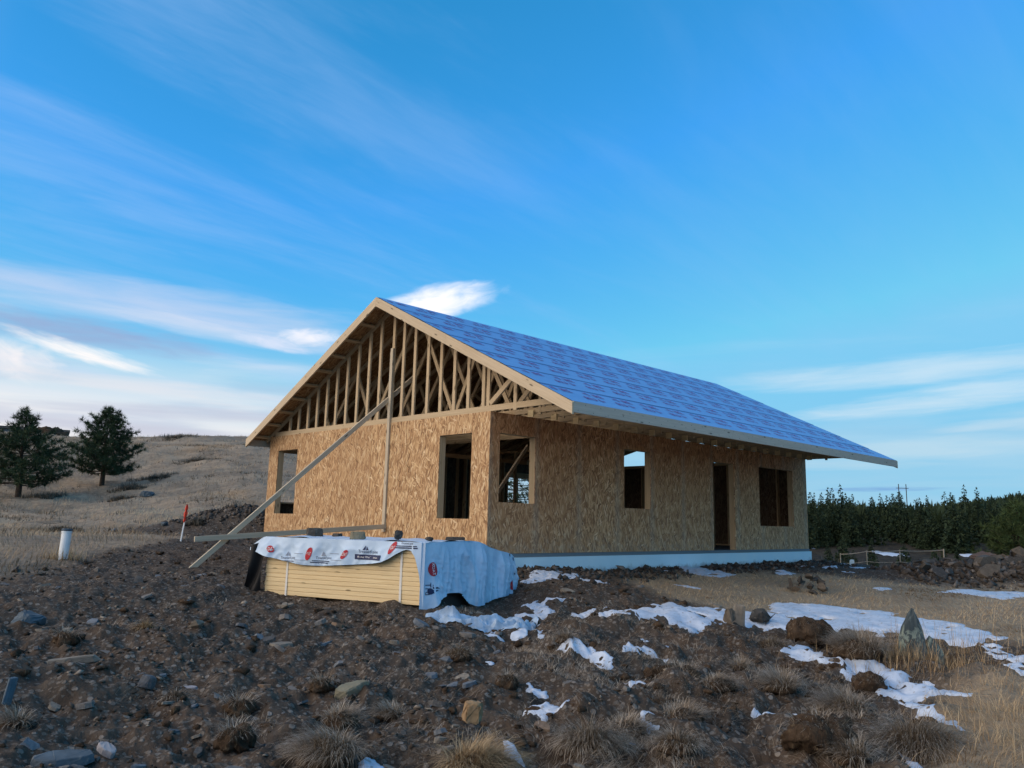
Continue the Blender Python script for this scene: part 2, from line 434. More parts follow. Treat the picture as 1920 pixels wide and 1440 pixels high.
def mesh_np(name, V, Q=None, T=None, smooth=False):
    V = np.asarray(V, np.float32)
    me = bpy.data.meshes.new(name)
    nq = 0 if Q is None else len(Q); ntri = 0 if T is None else len(T)
    me.vertices.add(len(V)); me.vertices.foreach_set('co', V.ravel())
    loops = []; starts = []; tot = 0
    if nq: loops.append(np.asarray(Q, np.int32).ravel()); starts.append(np.arange(nq, dtype=np.int32) * 4); tot = nq * 4
    if ntri: loops.append(np.asarray(T, np.int32).ravel()); starts.append(tot + np.arange(ntri, dtype=np.int32) * 3)
    L = np.concatenate(loops); S = np.concatenate(starts)
    me.loops.add(len(L)); me.loops.foreach_set('vertex_index', L)
    me.polygons.add(len(S)); me.polygons.foreach_set('loop_start', S)
    me.update(calc_edges=True)
    if smooth: me.polygons.foreach_set('use_smooth', np.ones(len(S), bool))
    return me
def add_attr(me, name, vals):
    a = me.attributes.new(name, 'FLOAT', 'POINT'); a.data.foreach_set('value', np.asarray(vals, np.float32))

BOXF = [(0, 3, 2, 1), (4, 5, 6, 7), (0, 1, 5, 4), (1, 2, 6, 5), (2, 3, 7, 6), (3, 0, 4, 7)]
def boxv(x0, y0, z0, x1, y1, z1):
    return [(x0, y0, z0), (x1, y0, z0), (x1, y1, z0), (x0, y1, z0), (x0, y0, z1), (x1, y0, z1), (x1, y1, z1), (x0, y1, z1)]
def boxes_mesh(name, boxes):
    V = []; F = []
    for b in boxes:
        k = len(V); V += boxv(*b); F += [tuple(i + k for i in f) for f in BOXF]
    return mesh_pd(name, V, F)
_bc = {}
def bevel_box(name, L, w, t, bev=.003):
    """a sawn board: local X along the length, edges slightly eased"""
    key = (round(L, 3), round(w, 4), round(t, 4), bev)
    if key in _bc: return _bc[key]
    bm = bmesh.new()
    vs = [bm.verts.new(v) for v in boxv(0, -w / 2, -t / 2, L, w / 2, t / 2)]
    for f in BOXF: bm.faces.new([vs[i] for i in f])
    if bev: bmesh.ops.bevel(bm, geom=[e for e in bm.edges], offset=bev, segments=1, affect='EDGES')
    me = bpy.data.meshes.new(name); bm.to_mesh(me); bm.free(); _bc[key] = me
    return me
def frame(p0, p1, wdir):
    p0 = Vector(p0); p1 = Vector(p1); X = (p1 - p0); L = X.length; X.normalize()
    Y = Vector(wdir); Y = (Y - X * Y.dot(X)).normalized(); Z = X.cross(Y)
    return L, Matrix(((X.x, Y.x, Z.x, p0.x), (X.y, Y.y, Z.y, p0.y), (X.z, Y.z, Z.z, p0.z), (0, 0, 0, 1)))
def board(name, p0, p1, w, t, wdir, mat, parent=None, bev=.0, label=None):
    """board from p0 to p1, w wide along wdir, t thick"""
    L, M = frame(p0, p1, wdir)
    o = link(name, bevel_box(name, L, w, t, bev), None, parent, M)
    if len(o.data.materials) == 0: o.data.materials.append(mat)
    if label: o['label'] = label
    return o

# ------------------------------------------------------------------ materials
def new_mat(name, rough=.8, spec=.3):
    m = bpy.data.materials.new(name); m.use_nodes = True
    b = NB(m.node_tree); p = b.n['Principled BSDF']
    p.inputs['Roughness'].default_value = rough; p.inputs['Specular IOR Level'].default_value = spec
    return m, b, p
def bump(b, p, h, strength=.5, dist=.01):
    n = b.n.new('ShaderNodeBump'); n.inputs['Strength'].default_value = strength; n.inputs['Distance'].default_value = dist
    b.put(n.inputs['Height'], h); b.put(p.inputs['Normal'], n.outputs[0])
def lumber(name, light, dark, knots=True, rough=.75):
    m, b, p = new_mat(name, rough, .25)
    c = b.coord('Object'); r = b.objrand()
    c = b.vmath('ADD', c, b.comb(b.math('MULTIPLY', r, 31.0), b.math('MULTIPLY', r, 17.0), b.math('MULTIPLY', r, 7.0)))
    g = b.noise(b.mapping(c, (1.0, 28, 28)), 1.6, 5, .6, .6)
    g2 = b.noise(b.mapping(c, (.8, 5, 5)), 1.2, 3, .5)
    col = b.mix(b.maprange(g, .3, .75), light, dark)
    col = b.mix(b.math('MULTIPLY', b.maprange(g2, .45, .75), .35), col, dark)
    col = b.mix(b.math('MULTIPLY', r, .38), col, tuple(x * .72 for x in light))
    if knots:
        k = b.voronoi(b.mapping(c, (2.6, 9, 9)), 1.0, 'F1', 'Distance')
        col = b.mix(b.maprange(k, .17, .06), col, tuple(x * .35 for x in dark))
    b.put(p.inputs['Base Color'], col); bump(b, p, g, .25, .002)
    return m
def osb(name, bright=1.0, edge=True, grey=0.0, tint=(1, 1, 1)):
    m, b, p = new_mat(name, .72, .25)
    c0 = b.coord('Object'); r = b.objrand()
    c = b.vmath('ADD', c0, b.comb(b.math('MULTIPLY', r, 37.0), b.math('MULTIPLY', r, 11.0), 0.0))
    warp = b.vmath('SCALE', b.vmath('SUBTRACT', b.noise(c, 4.0, 2, .5, 0, 'Color'), (.5, .5, .5)), scale=.09)
    c = b.vmath('ADD', c, warp)
    def strands(rot, sx, sy, off):
        cc = b.mapping(c, (1, 1, 1), (0, 0, rot), (off, off * .7, 0))
        cc = b.mapping(cc, (sx, sy, 1))
        s = b.n.new('ShaderNodeSeparateColor'); b.put(s.inputs[0], b.voronoi(cc, 1.0, 'F1', 'Color', 1.0, '2D'))
        return s.outputs[0], s.outputs[1]
    a1, k1 = strands(0.0, 45, 7, 0); a2, k2 = strands(.30, 41, 7.5, 3.7); a3, k3 = strands(-.34, 48, 8, 8.1); a4, k4 = strands(1.0, 38, 10.0, 5.1)
    v = b.math('ADD', a1, 0.0)
    v = b.mix(b.math('GREATER_THAN', k2, .52), a1, a2); v = b.mix(b.math('GREATER_THAN', k3, .58), v, a3); v = b.mix(b.math('GREATER_THAN', k4, .90), v, a4)
    fib = b.noise(b.mapping(c, (90, 7, 1)), 1.0, 3, .6)
    k = bright
    def g(t):
        L = .3 * t[0] + .55 * t[1] + .15 * t[2]
        return tuple((x * (1 - grey) + L * grey) * k * q for x, q in zip(t, tint))
    col = b.ramp(v, [(0, g((.16, .080, .036))), (.14, g((.27, .145, .065))), (.4, g((.41, .232, .105))), (.65, g((.52, .315, .15))), (.86, g((.62, .41, .21))), (1, g((.74, .56, .34)))])
    col = b.mix(b.math('MULTIPLY', b.maprange(fib, .35, .7), .30), col, g((.30, .16, .07)))
    col = b.mix(b.math('MULTIPLY', r, .24), col, g((.27, .15, .07)))
    big = b.noise(c0, .9, 3, .5)
    col = b.mix(b.math('MULTIPLY', b.maprange(big, .4, .7), .22), col, g((.34, .17, .075)))
    if edge:                                                # weather-bleached sheet edges
        x = b.sep(c0)[0]
        e = b.math('MINIMUM', b.math('ABSOLUTE', x), b.math('ABSOLUTE', b.math('SUBTRACT', x, 1.217)))
        en = b.noise(c0, 7.0, 3, .6)
        ef = b.maprange(b.math('ADD', e, b.math('MULTIPLY', b.math('SUBTRACT', en, .5), .22)), .14, .0)
        ef = b.math('MAXIMUM', ef, b.math('MULTIPLY', b.maprange(b.sep(c0)[1], .5, .0), b.maprange(en, .38, .62)))
        col = b.mix(b.math('MULTIPLY', ef, EDGE_GREY), col, (.40, .36, .29))
    b.put(p.inputs['Base Color'], col); bump(b, p, b.math('ADD', v, fib), .35, .003)
    return m
EDGE_GREY = .28
def plain(name, col, rough=.7, spec=.3, vary=.0, scale=4.0):
    m, b, p = new_mat(name, rough, spec)
    if vary:
        n = b.noise(b.coord('Object'), scale, 5, .6)
        b.put(p.inputs['Base Color'], b.mix(b.maprange(n, .3, .7), tuple(x * (1 - vary) for x in col), tuple(min(1, x * (1 + vary)) for x in col)))
    else: b.put(p.inputs['Base Color'], col)
    return m
def stone_mat(name, stops):
    m, b, p = new_mat(name, .82, .3)
    c = b.coord('Object'); r = b.objrand()
    co = b.vmath('ADD', c, b.comb(b.math('MULTIPLY', r, 13.0), 0.0, 0.0))
    n = b.noise(co, 6.0, 6, .65); lay = b.noise(b.mapping(co, (1.5, 1.5, 16)), 1.5, 3, .6)
    base = b.ramp(r, stops, 'CONSTANT')
    col = b.mix(b.maprange(n, .3, .72), b.mix(1.0, base, (.62, .62, .62), 'MULTIPLY'), base)
    col = b.mix(b.math('MULTIPLY', b.maprange(lay, .5, .7), .4), col, b.mix(1.0, base, (.5, .47, .45), 'MULTIPLY'))
    col = b.mix(b.math('MULTIPLY', b.maprange(b.noise(co, 14.0, 3, .6), .58, .72), .25), col, (.36, .33, .28))
    b.put(p.inputs['Base Color'], col); bump(b, p, b.math('ADD', n, lay), .5, .02)
    return m
def blade_mat(name, stops, rough=.75):
    m, b, p = new_mat(name, rough, .2)
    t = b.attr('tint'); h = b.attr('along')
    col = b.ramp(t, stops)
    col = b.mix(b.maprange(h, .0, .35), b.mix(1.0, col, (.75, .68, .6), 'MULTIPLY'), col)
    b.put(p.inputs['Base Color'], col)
    return m

M_OSBD = osb('osb_shade_darkened', .30, False, .35)  # OSB darkened: indoor shade put into the back and far wall colour
M_OSB = osb('osb_sheathing', 1.10, False, .06, (1.0, 1.02, 1.02))
M_OSBS = osb('osb_sheathing_weathered', 1.12, True, .0, (1.12, .98, .98))
M_DECK = osb('osb_roof_deck', .8, False)
M_WOOD = lumber('spruce_framing', (.60, .465, .30), (.43, .315, .185))
M_WOOD2 = lumber('weathered_brace_lumber', (.60, .52, .39), (.44, .36, .26))
M_STACK = lumber('fresh_pine_boards', (.86, .68, .40), (.72, .52, .27))
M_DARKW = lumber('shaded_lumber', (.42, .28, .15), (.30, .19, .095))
M_FASC = lumber('primed_fascia', (.56, .50, .42), (.45, .40, .33), True)
M_RAKE = lumber('rake_fascia', (.62, .50, .35), (.48, .37, .24))
def foamm():
    m, b, p = new_mat('blue_foam_board', .6, .3)
    c = b.coord('Object'); z = b.sep(c)[2]; n = b.noise(c, 3.0, 5, .65); n2 = b.noise(c, 1.3, 3, .5)
    col = b.mix(b.maprange(n2, .3, .7), (.66, .85, .94), (.74, .89, .95))
    k = b.maprange(b.math('ADD', z, b.math('MULTIPLY', n, .34)), -.08, -.22)
    b.put(p.inputs['Base Color'], b.mix(b.math('MULTIPLY', k, .7), col, (.22, .18, .15))); return m
M_FOAM = foamm()
M_SILL = plain('grey_sill_strip', (.16, .19, .21), .7)
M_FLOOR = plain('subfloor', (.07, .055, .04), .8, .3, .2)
M_NAIL = plain('nail_heads', (.10, .09, .08), .5)
M_RED = plain('red_ink', (.42, .020, .035), .55)
M_NAVY = plain('navy_ink', (.018, .028, .085), .55)
M_INKW = plain('white_ink', (.78, .78, .80), .55)
M_GREYI = plain('grey_ink', (.24, .28, .36), .55)
M_MAG = plain('faded_red_roof_ink', (.20, .035, .20), .6)
M_LAP = plain('dark_lap_line', (.05, .09, .20), .6)
M_WIRE = plain('tan_cord', (.42, .36, .28), .7)
M_BLACK = plain('black_lining_and_shade', (.006, .006, .007), .55, .3)
M_STRAP = plain('white_strap', (.72, .70, .66), .5)
M_PVC = plain('white_pvc', (.72, .77, .80), .4, .5, .05, 6.0)
M_DARKCAP = plain('dark_rubber', (.06, .09, .12), .6)
M_FLAG = plain('red_flagging_tape', (.62, .055, .03), .6)
M_METAL = plain('grey_metal', (.30, .31, .33), .45, .5)
def underlay():
    m, b, p = new_mat('blue_grey_underlayment', .5, .35)
    c = b.coord('Object')
    n = b.noise(b.mapping(c, (.6, 2.5, 1)), 2.5, 5, .6); w = b.noise(b.mapping(c, (1.2, 5, 1)), 1.4, 3, .5)
    col = b.mix(b.maprange(n, .3, .7), (.135, .325, .65), (.16, .365, .70))
    b.put(p.inputs['Base Color'], col); bump(b, p, w, .35, .02)
    return m
M_UND = underlay()
def wrapm():
    m, b, p = new_mat('white_lumber_wrap', .42, .4)
    c = b.coord('Object')
    n = b.noise(c, 3.0, 5, .6); w = b.noise(b.mapping(c, (1, 1, .6)), 9.0, 4, .6)
    b.put(p.inputs['Base Color'], b.mix(b.maprange(n, .35, .7), (.44, .59, .77), (.55, .69, .85)))
    bump(b, p, w, .35, .015)
    return m
M_WRAP = wrapm()
M_WRAPDIM = plain('dimmed_wrap', (.33, .44, .57), .5, .35, .28, 5.0)  # wrap colour darkened to tone down the skylight on the loose skirt
GREY = [(0, (.20, .185, .17)), (.22, (.13, .135, .145)), (.42, (.25, .22, .18)), (.58, (.10, .095, .09)), (.72, (.17, .19, .215)), (.86, (.28, .24, .19)), (.94, (.22, .15, .10))]
M_STONE = stone_mat('slate_stone', GREY)
M_BLUES = stone_mat('blue_slate', [(0, (.10, .135, .165))])
M_OLIVE = stone_mat('olive_stone', [(0, (.26, .24, .17))])
M_TAN = stone_mat('tan_stone', [(0, (.36, .24, .13))])
M_PALE = stone_mat('pale_stone', [(0, (.40, .38, .40))])
M_PILE = stone_mat('pile_stone', [(0, (.075, .067, .058)), (.3, (.105, .09, .073)), (.55, (.06, .058, .055)), (.8, (.13, .105, .08))])
def lichen():
    m, b, p = new_mat('lichen_slate', .8, .3)
    c = b.coord('Object')
    n = b.noise(c, 4.0, 5, .65); l = b.noise(b.mapping(c, (1, 1, .6)), 9.0, 5, .7, .8); st = b.noise(b.mapping(c, (14, 3, 1.0)), 1.0, 3, .6)
    base = b.mix(b.maprange(st, .35, .65), (.035, .048, .055), (.085, .11, .115))
    zf = b.maprange(b.sep(c)[2], .62, .30)
    col = b.mix(b.math('MULTIPLY', b.maprange(l, .48, .58), b.math('MULTIPLY', zf, .75)), base, (.30, .36, .30))
    b.put(p.inputs['Base Color'], col); bump(b, p, b.math('ADD', n, st), .6, .02)
    return m
M_LICHEN = lichen()
def snowm():
    m, b, p = new_mat('old_snow', .6, .3)
    c = b.coord('Object')
    n = b.noise(c, 5.0, 6, .65); s = b.noise(c, 17.0, 3, .6)
    col = b.mix(b.maprange(n, .28, .66), (.40, .475, .585), (.56, .63, .74))
    col = b.mix(b.math('MULTIPLY', b.maprange(s, .57, .70), .62), col, (.22, .18, .14))
    b.put(p.inputs['Base Color'], col); bump(b, p, n, .5, .04)
    return m
M_SNOW = snowm()
def sodm():
    m, b, p = new_mat('brown_sod', .95, .1)
    c = b.coord('Object'); r = b.objrand()
    c = b.vmath('ADD', c, b.comb(b.math('MULTIPLY', r, 9.0), 0., 0.))
    n = b.noise(c, 7.0, 7, .7); f = b.noise(b.mapping(c, (30, 30, 6)), 1.0, 4, .65, .8)
    col = b.ramp(n, [(.25, (.020, .014, .010)), (.5, (.058, .039, .026)), (.75, (.115, .080, .054))])
    col = b.mix(b.math('MULTIPLY', b.maprange(f, .55, .7), .55), col, (.19, .145, .09))
    b.put(p.inputs['Base Color'], col); bump(b, p, b.math('ADD', n, f), .9, .03)
    return m
M_SOD = sodm()
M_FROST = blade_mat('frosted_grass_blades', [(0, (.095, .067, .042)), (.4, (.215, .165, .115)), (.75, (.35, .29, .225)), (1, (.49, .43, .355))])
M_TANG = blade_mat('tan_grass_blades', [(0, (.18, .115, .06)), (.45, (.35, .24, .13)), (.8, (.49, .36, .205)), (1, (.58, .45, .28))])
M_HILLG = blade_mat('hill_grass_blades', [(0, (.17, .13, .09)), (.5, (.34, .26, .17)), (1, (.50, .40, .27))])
M_SAGE = blade_mat('sage_leaves', [(0, (.045, .042, .034)), (.6, (.11, .10, .082)), (1, (.20, .18, .145))])
M_NEEDLE = blade_mat('pine_needles', [(0, (.014, .028, .013)), (.5, (.034, .060, .028)), (1, (.07, .10, .048))])
M_NEEDLE2 = blade_mat('young_pine_needles', [(0, (.025, .045, .015)), (.5, (.055, .085, .028)), (1, (.10, .135, .05))])
M_FOREST = blade_mat('forest_needles', [(0, (.010, .020, .012)), (.5, (.022, .040, .020)), (1, (.045, .065, .032))])
M_BARK = plain('pine_bark', (.055, .04, .03), .9, .2, .35, 8.0)

def groundm():
    m, b, p = new_mat('ground_soil_and_grass', .95, .15)
    c = b.coord('Object')
    hill = b.attr('hill'); field = b.attr('field'); val = b.attr('valley')
    n1 = b.noise(c, .9, 6, .6); n2 = b.noise(c, 4.5, 7, .68); n3 = b.noise(c, 26.0, 4, .65)
    dirt = b.ramp(n2, [(.25, (.026, .019, .0145)), (.5, (.066, .050, .038)), (.72, (.125, .099, .076))])
    dirt = b.mix(b.math('MULTIPLY', b.maprange(n1, .42, .66), .45), dirt, (.058, .047, .038))
    dirt = b.mix(b.math('MULTIPLY', b.maprange(n1, .58, .38), .35), dirt, (.085, .056, .038))
    # small chips and gravel
    sa = b.n.new('ShaderNodeSeparateColor'); b.put(sa.inputs[0], b.voronoi(b.mapping(c, (16, 16, 16)), 1.0)); da = b.voronoi(b.mapping(c, (16, 16, 16)), 1.0, 'F1', 'Distance')
    g1 = b.math('MULTIPLY', b.math('GREATER_THAN', sa.outputs[0], .72), b.maprange(da, .46, .34))
    dirt = b.mix(b.math('MULTIPLY', g1, .8), dirt, b.ramp(sa.outputs[1], [(0, (.09, .085, .08)), (.5, (.17, .15, .13)), (1, (.27, .24, .21))]))
    sb = b.n.new('ShaderNodeSeparateColor'); b.put(sb.inputs[0], b.voronoi(b.mapping(c, (45, 45, 45)), 1.0))
    g2 = b.math('GREATER_THAN', sb.outputs[0], .8)
    dirt = b.mix(b.math('MULTIPLY', g2, .55), dirt, b.ramp(sb.outputs[1], [(0, (.08, .07, .06)), (1, (.24, .21, .18))]))
    # dead grass
    s1 = b.noise(b.mapping(c, (1, 1, 1)), .55, 7, .66); s2 = b.noise(c, 7.0, 5, .7); s3 = b.noise(b.mapping(c, (.25, .25, .25)), .5, 5, .6)
    gr = b.ramp(b.math('ADD', b.math('MULTIPLY', s1, .55), b.math('MULTIPLY', s2, .45)),
                [(.32, (.095, .077, .058)), (.45, (.215, .17, .125)), (.57, (.335, .265, .19)), (.70, (.46, .365, .255))])
    gr = b.mix(b.math('MULTIPLY', b.maprange(s3, .5, .66), .55), gr, (.22, .185, .145))
    gr = b.mix(b.math('MULTIPLY', b.maprange(s3, .46, .34), .45), gr, (.30, .185, .085))
    gr = b.mix(b.math('MULTIPLY', b.maprange(b.noise(c, .33, 6, .7), .57, .68), .7), gr, (.085, .075, .06))
    gr = b.mix(b.math('MULTIPLY', field, .4), gr, (.33, .25, .16))
    col = b.mix(b.math('MAXIMUM', hill, field), dirt, gr)
    fl = b.mix(b.maprange(n1, .4, .6), (.022, .018, .013), (.055, .043, .028))
    col = b.mix(val, col, fl)
    b.put(p.inputs['Base Color'], col)
    bump(b, p, b.math('ADD', b.math('MULTIPLY', n2, .7), b.math('ADD', b.math('MULTIPLY', n3, .4), b.math('MULTIPLY', g1, .3))), .85, .05)
    return m
M_GROUND = groundm()
# ------------------------------------------------------------------ ground sheet
def build_ground():
    fine = np.radians(np.arange(-42, 42.001, .098)); coarse = np.radians(np.arange(46, 315, 4.5))
    ang = np.concatenate([fine, coarse]); na = len(ang)
    rad = [2.4]
    while rad[-1] < 3000:
        r = rad[-1]; rad.append(r * (1.0068 if r < 30 else 1.014 if r < 110 else 1.03))
    rad = np.array(rad); nr = len(rad)
    A, R = np.meshgrid(ang, rad)
    dx = FX * np.cos(A) + FY * np.sin(A); dy = FY * np.cos(A) - FX * np.sin(A)
    X = CAM[0] + dx * R; Y = CAM[1] + dy * R
    x = X.ravel(); y = Y.ravel()
    z = height(x, y)
    V = np.stack([x, y, z], -1)
    i = np.arange(nr - 1)[:, None] * na; j = np.arange(na)[None]; j2 = (j + 1) % na
    Q = np.stack([i + j, i + j2, i + na + j2, i + na + j], -1).reshape(-1, 4)[:, ::-1]
    c = len(V); V = np.vstack([V, [[CAM[0], CAM[1], float(height(np.array([CAM[0]]), np.array([CAM[1]]))[0])]]])
    T = np.stack([np.full(na, c), np.arange(na), (np.arange(na) + 1) % na], -1)[:, ::-1]
    me = mesh_np('ground', V, Q, T, True)
    h, f, v = regions(V[:, 0], V[:, 1])
    add_attr(me, 'hill', h); add_attr(me, 'field', f); add_attr(me, 'valley', v)
    me.materials.append(M_GROUND)
    o = link('ground', me); tag(o, kind='structure')
build_ground()
def gz(x, y):
    return height(np.atleast_1d(np.asarray(x, float)), np.atleast_1d(np.asarray(y, float)))
def g1(x, y): return float(gz(x, y)[0])

# ------------------------------------------------------------------ the house
HW, HL, HH = 8.085, 12.326, 2.5
YR, PK, SL = 3.05, 5.08, .495
EY0, EY1, RX0, RX1 = -2.33, 8.37, -.46, 12.70
def zroof(y): return PK - SL * abs(y - YR)
house = thing('unfinished_house', 'timber framed house under construction clad in bare oriented strand board with blue roofing underlayment', 'house')

link('foundation_insulation', boxes_mesh('foundation_insulation', [
    (-.05, -.05, -.9, 12.376, .0, -.07), (-.05, 8.085, -.9, 12.376, 8.135, -.07), (-.05, .0, -.9, .0, 8.085, -.07), (12.326, .0, -.9, 12.376, 8.085, -.07)]), M_FOAM, house)
link('sill_plate', boxes_mesh('sill_plate', [(-.012, -.012, -.068, 12.338, .14, -.003), (-.012, 7.945, -.068, 12.338, 8.097, -.003), (-.012, .142, -.068, .14, 7.943, -.003), (12.186, .142, -.068, 12.338, 7.943, -.003)]), M_SILL, house)
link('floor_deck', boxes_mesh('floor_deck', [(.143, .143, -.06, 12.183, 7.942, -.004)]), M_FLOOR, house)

# openings: (start, end, bottom, top) along the wall
OP_G = [(.481, 1.401, .592, 2.14), (6.713, 7.636, .618, 2.14)]
OP_S = [(.251, 1.17, .897, 2.133), (3.883, 4.816, .897, 2.133), (7.363, 8.346, .0, 2.105), (9.61, 11.477, .60, 2.125)]
OP_B = [(.15, 1.15, .9, 2.13), (8.2, 9.4, .85, 1.95)]
OP_F = []
def sheets(L, ops, to_world, mat):
    """one object per sheet of sheathing, cut round the openings; local x along the wall, y up"""
    s = 0.0
    while s < L - .02:
        e = min(s + 1.2192, L); a, c = s + .0025, e - .0025
        xs = sorted({a, c} | {min(max(v, a), c) for o in ops for v in o[:2]})
        zs = sorted({.0, HH} | {v for o in ops for v in o[2:]})
        bx = []
        for i in range(len(xs) - 1):
            run = None
            for k in range(len(zs) - 1):
                mx, mz = (xs[i] + xs[i + 1]) / 2, (zs[k] + zs[k + 1]) / 2
                solid = not any(o[0] < mx < o[1] and o[2] < mz < o[3] for o in ops)
                if solid:
                    if run is None: run = [zs[k], zs[k + 1]]
                    else: run[1] = zs[k + 1]
                if (not solid or k == len(zs) - 2) and run is not None:
                    if xs[i + 1] - xs[i] > 1e-4: bx.append((xs[i] - s, run[0], 0, xs[i + 1] - s, run[1], .0115))
                    run = None
        if bx:
            o = link('sheathing_panel', boxes_mesh('sheathing_panel', bx), mat, house, to_world(s))
        s = e
# local z points outwards
sheets(HW, OP_G, lambda s: Matrix(((0, 0, 1, 0.0), (1, 0, 0, s), (0, 1, 0, 0), (0, 0, 0, 1))), M_OSB)
sheets(HL, OP_S, lambda s: Matrix(((1, 0, 0, s), (0, 0, -1, .0115), (0, 1, 0, 0), (0, 0, 0, 1))), M_OSBS)
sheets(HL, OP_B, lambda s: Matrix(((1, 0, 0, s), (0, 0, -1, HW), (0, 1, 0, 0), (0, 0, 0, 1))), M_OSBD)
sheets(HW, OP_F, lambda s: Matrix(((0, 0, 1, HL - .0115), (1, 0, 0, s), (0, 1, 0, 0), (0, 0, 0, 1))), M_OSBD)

# wall framing
WD = .14
def stud(x, y, z0, z1, along, mat=None, name='stud'):
    return board(name, (x, y, z0), (x, y, z1), .038, WD, (1, 0, 0) if along == 'x' else (0, 1, 0), mat or M_WOOD, house)
def frame_wall(along, L, ops, c, pitch, inner_only=()):
    P = (lambda s, z: (s, c, z)) if along == 'x' else (lambda s, z: (c, s, z))
    W = (0, 0, 1)
    for o in ops:
        for s in (o[0] - .019, o[1] + .019):                         # jack studs line the opening
            a = P(s, 0); stud(a[0], a[1], .04, o[3], along, None, 'jamb_stud')
        h = board('header', P(o[0] - .04, o[3] + .08), P(o[1] + .04, o[3] + .08), .155, WD, W, M_WOOD, house)
        if o[2] > .1: board('window_sill', P(o[0], o[2] - .019), P(o[1], o[2] - .019), .038, WD, W, M_WOOD, house)
    s = .03
    while s < L:
        if not any(o[0] - .06 < s < o[1] + .06 for o in ops):
            a = P(s, 0); stud(a[0], a[1], .04, 2.405, along)
        s += pitch
    board('top_plate', P(.16 if along == 'y' else .012, 2.4525), P(L - (.16 if along == 'y' else .012), 2.4525), .09, WD, W, M_WOOD, house)
    segs = [0.0] + [v for o in ops if o[2] < .1 for v in o[:2]] + [L]
    for a, e in zip(segs[::2], segs[1::2]):
        board('bottom_plate', P(max(a, .16), .019), P(min(e, L - .16), .019), .038, WD, W, M_WOOD, house)
frame_wall('y', HW, OP_G, .0125 + WD / 2, .6)
frame_wall('x', HL, OP_S, .0125 + WD / 2, .6)
frame_wall('x', HL, OP_B, HW - .0125 - WD / 2, .8)
frame_wall('y', HW, OP_F, HL - .0125 - WD / 2, .8)
# inner partitions and temporary wall bracing seen through the openings
for (x, y0, y1) in ((5.6, 2.6, 7.8), (9.0, .4, 2.4)):
    s = y0
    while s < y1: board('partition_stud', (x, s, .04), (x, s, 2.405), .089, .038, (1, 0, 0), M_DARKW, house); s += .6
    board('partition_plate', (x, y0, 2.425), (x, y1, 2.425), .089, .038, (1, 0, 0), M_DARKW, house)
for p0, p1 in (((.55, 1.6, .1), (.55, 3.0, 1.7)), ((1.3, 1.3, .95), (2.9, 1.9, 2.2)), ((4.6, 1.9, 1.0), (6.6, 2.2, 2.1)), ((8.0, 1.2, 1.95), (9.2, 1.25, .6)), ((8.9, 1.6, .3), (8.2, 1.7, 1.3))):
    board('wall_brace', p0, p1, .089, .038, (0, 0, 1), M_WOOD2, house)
board('partition_plate', (.9, 4.0, 2.05), (5.0, 4.0, 2.05), .089, .038, (0, 0, 1), M_DARKW, house)

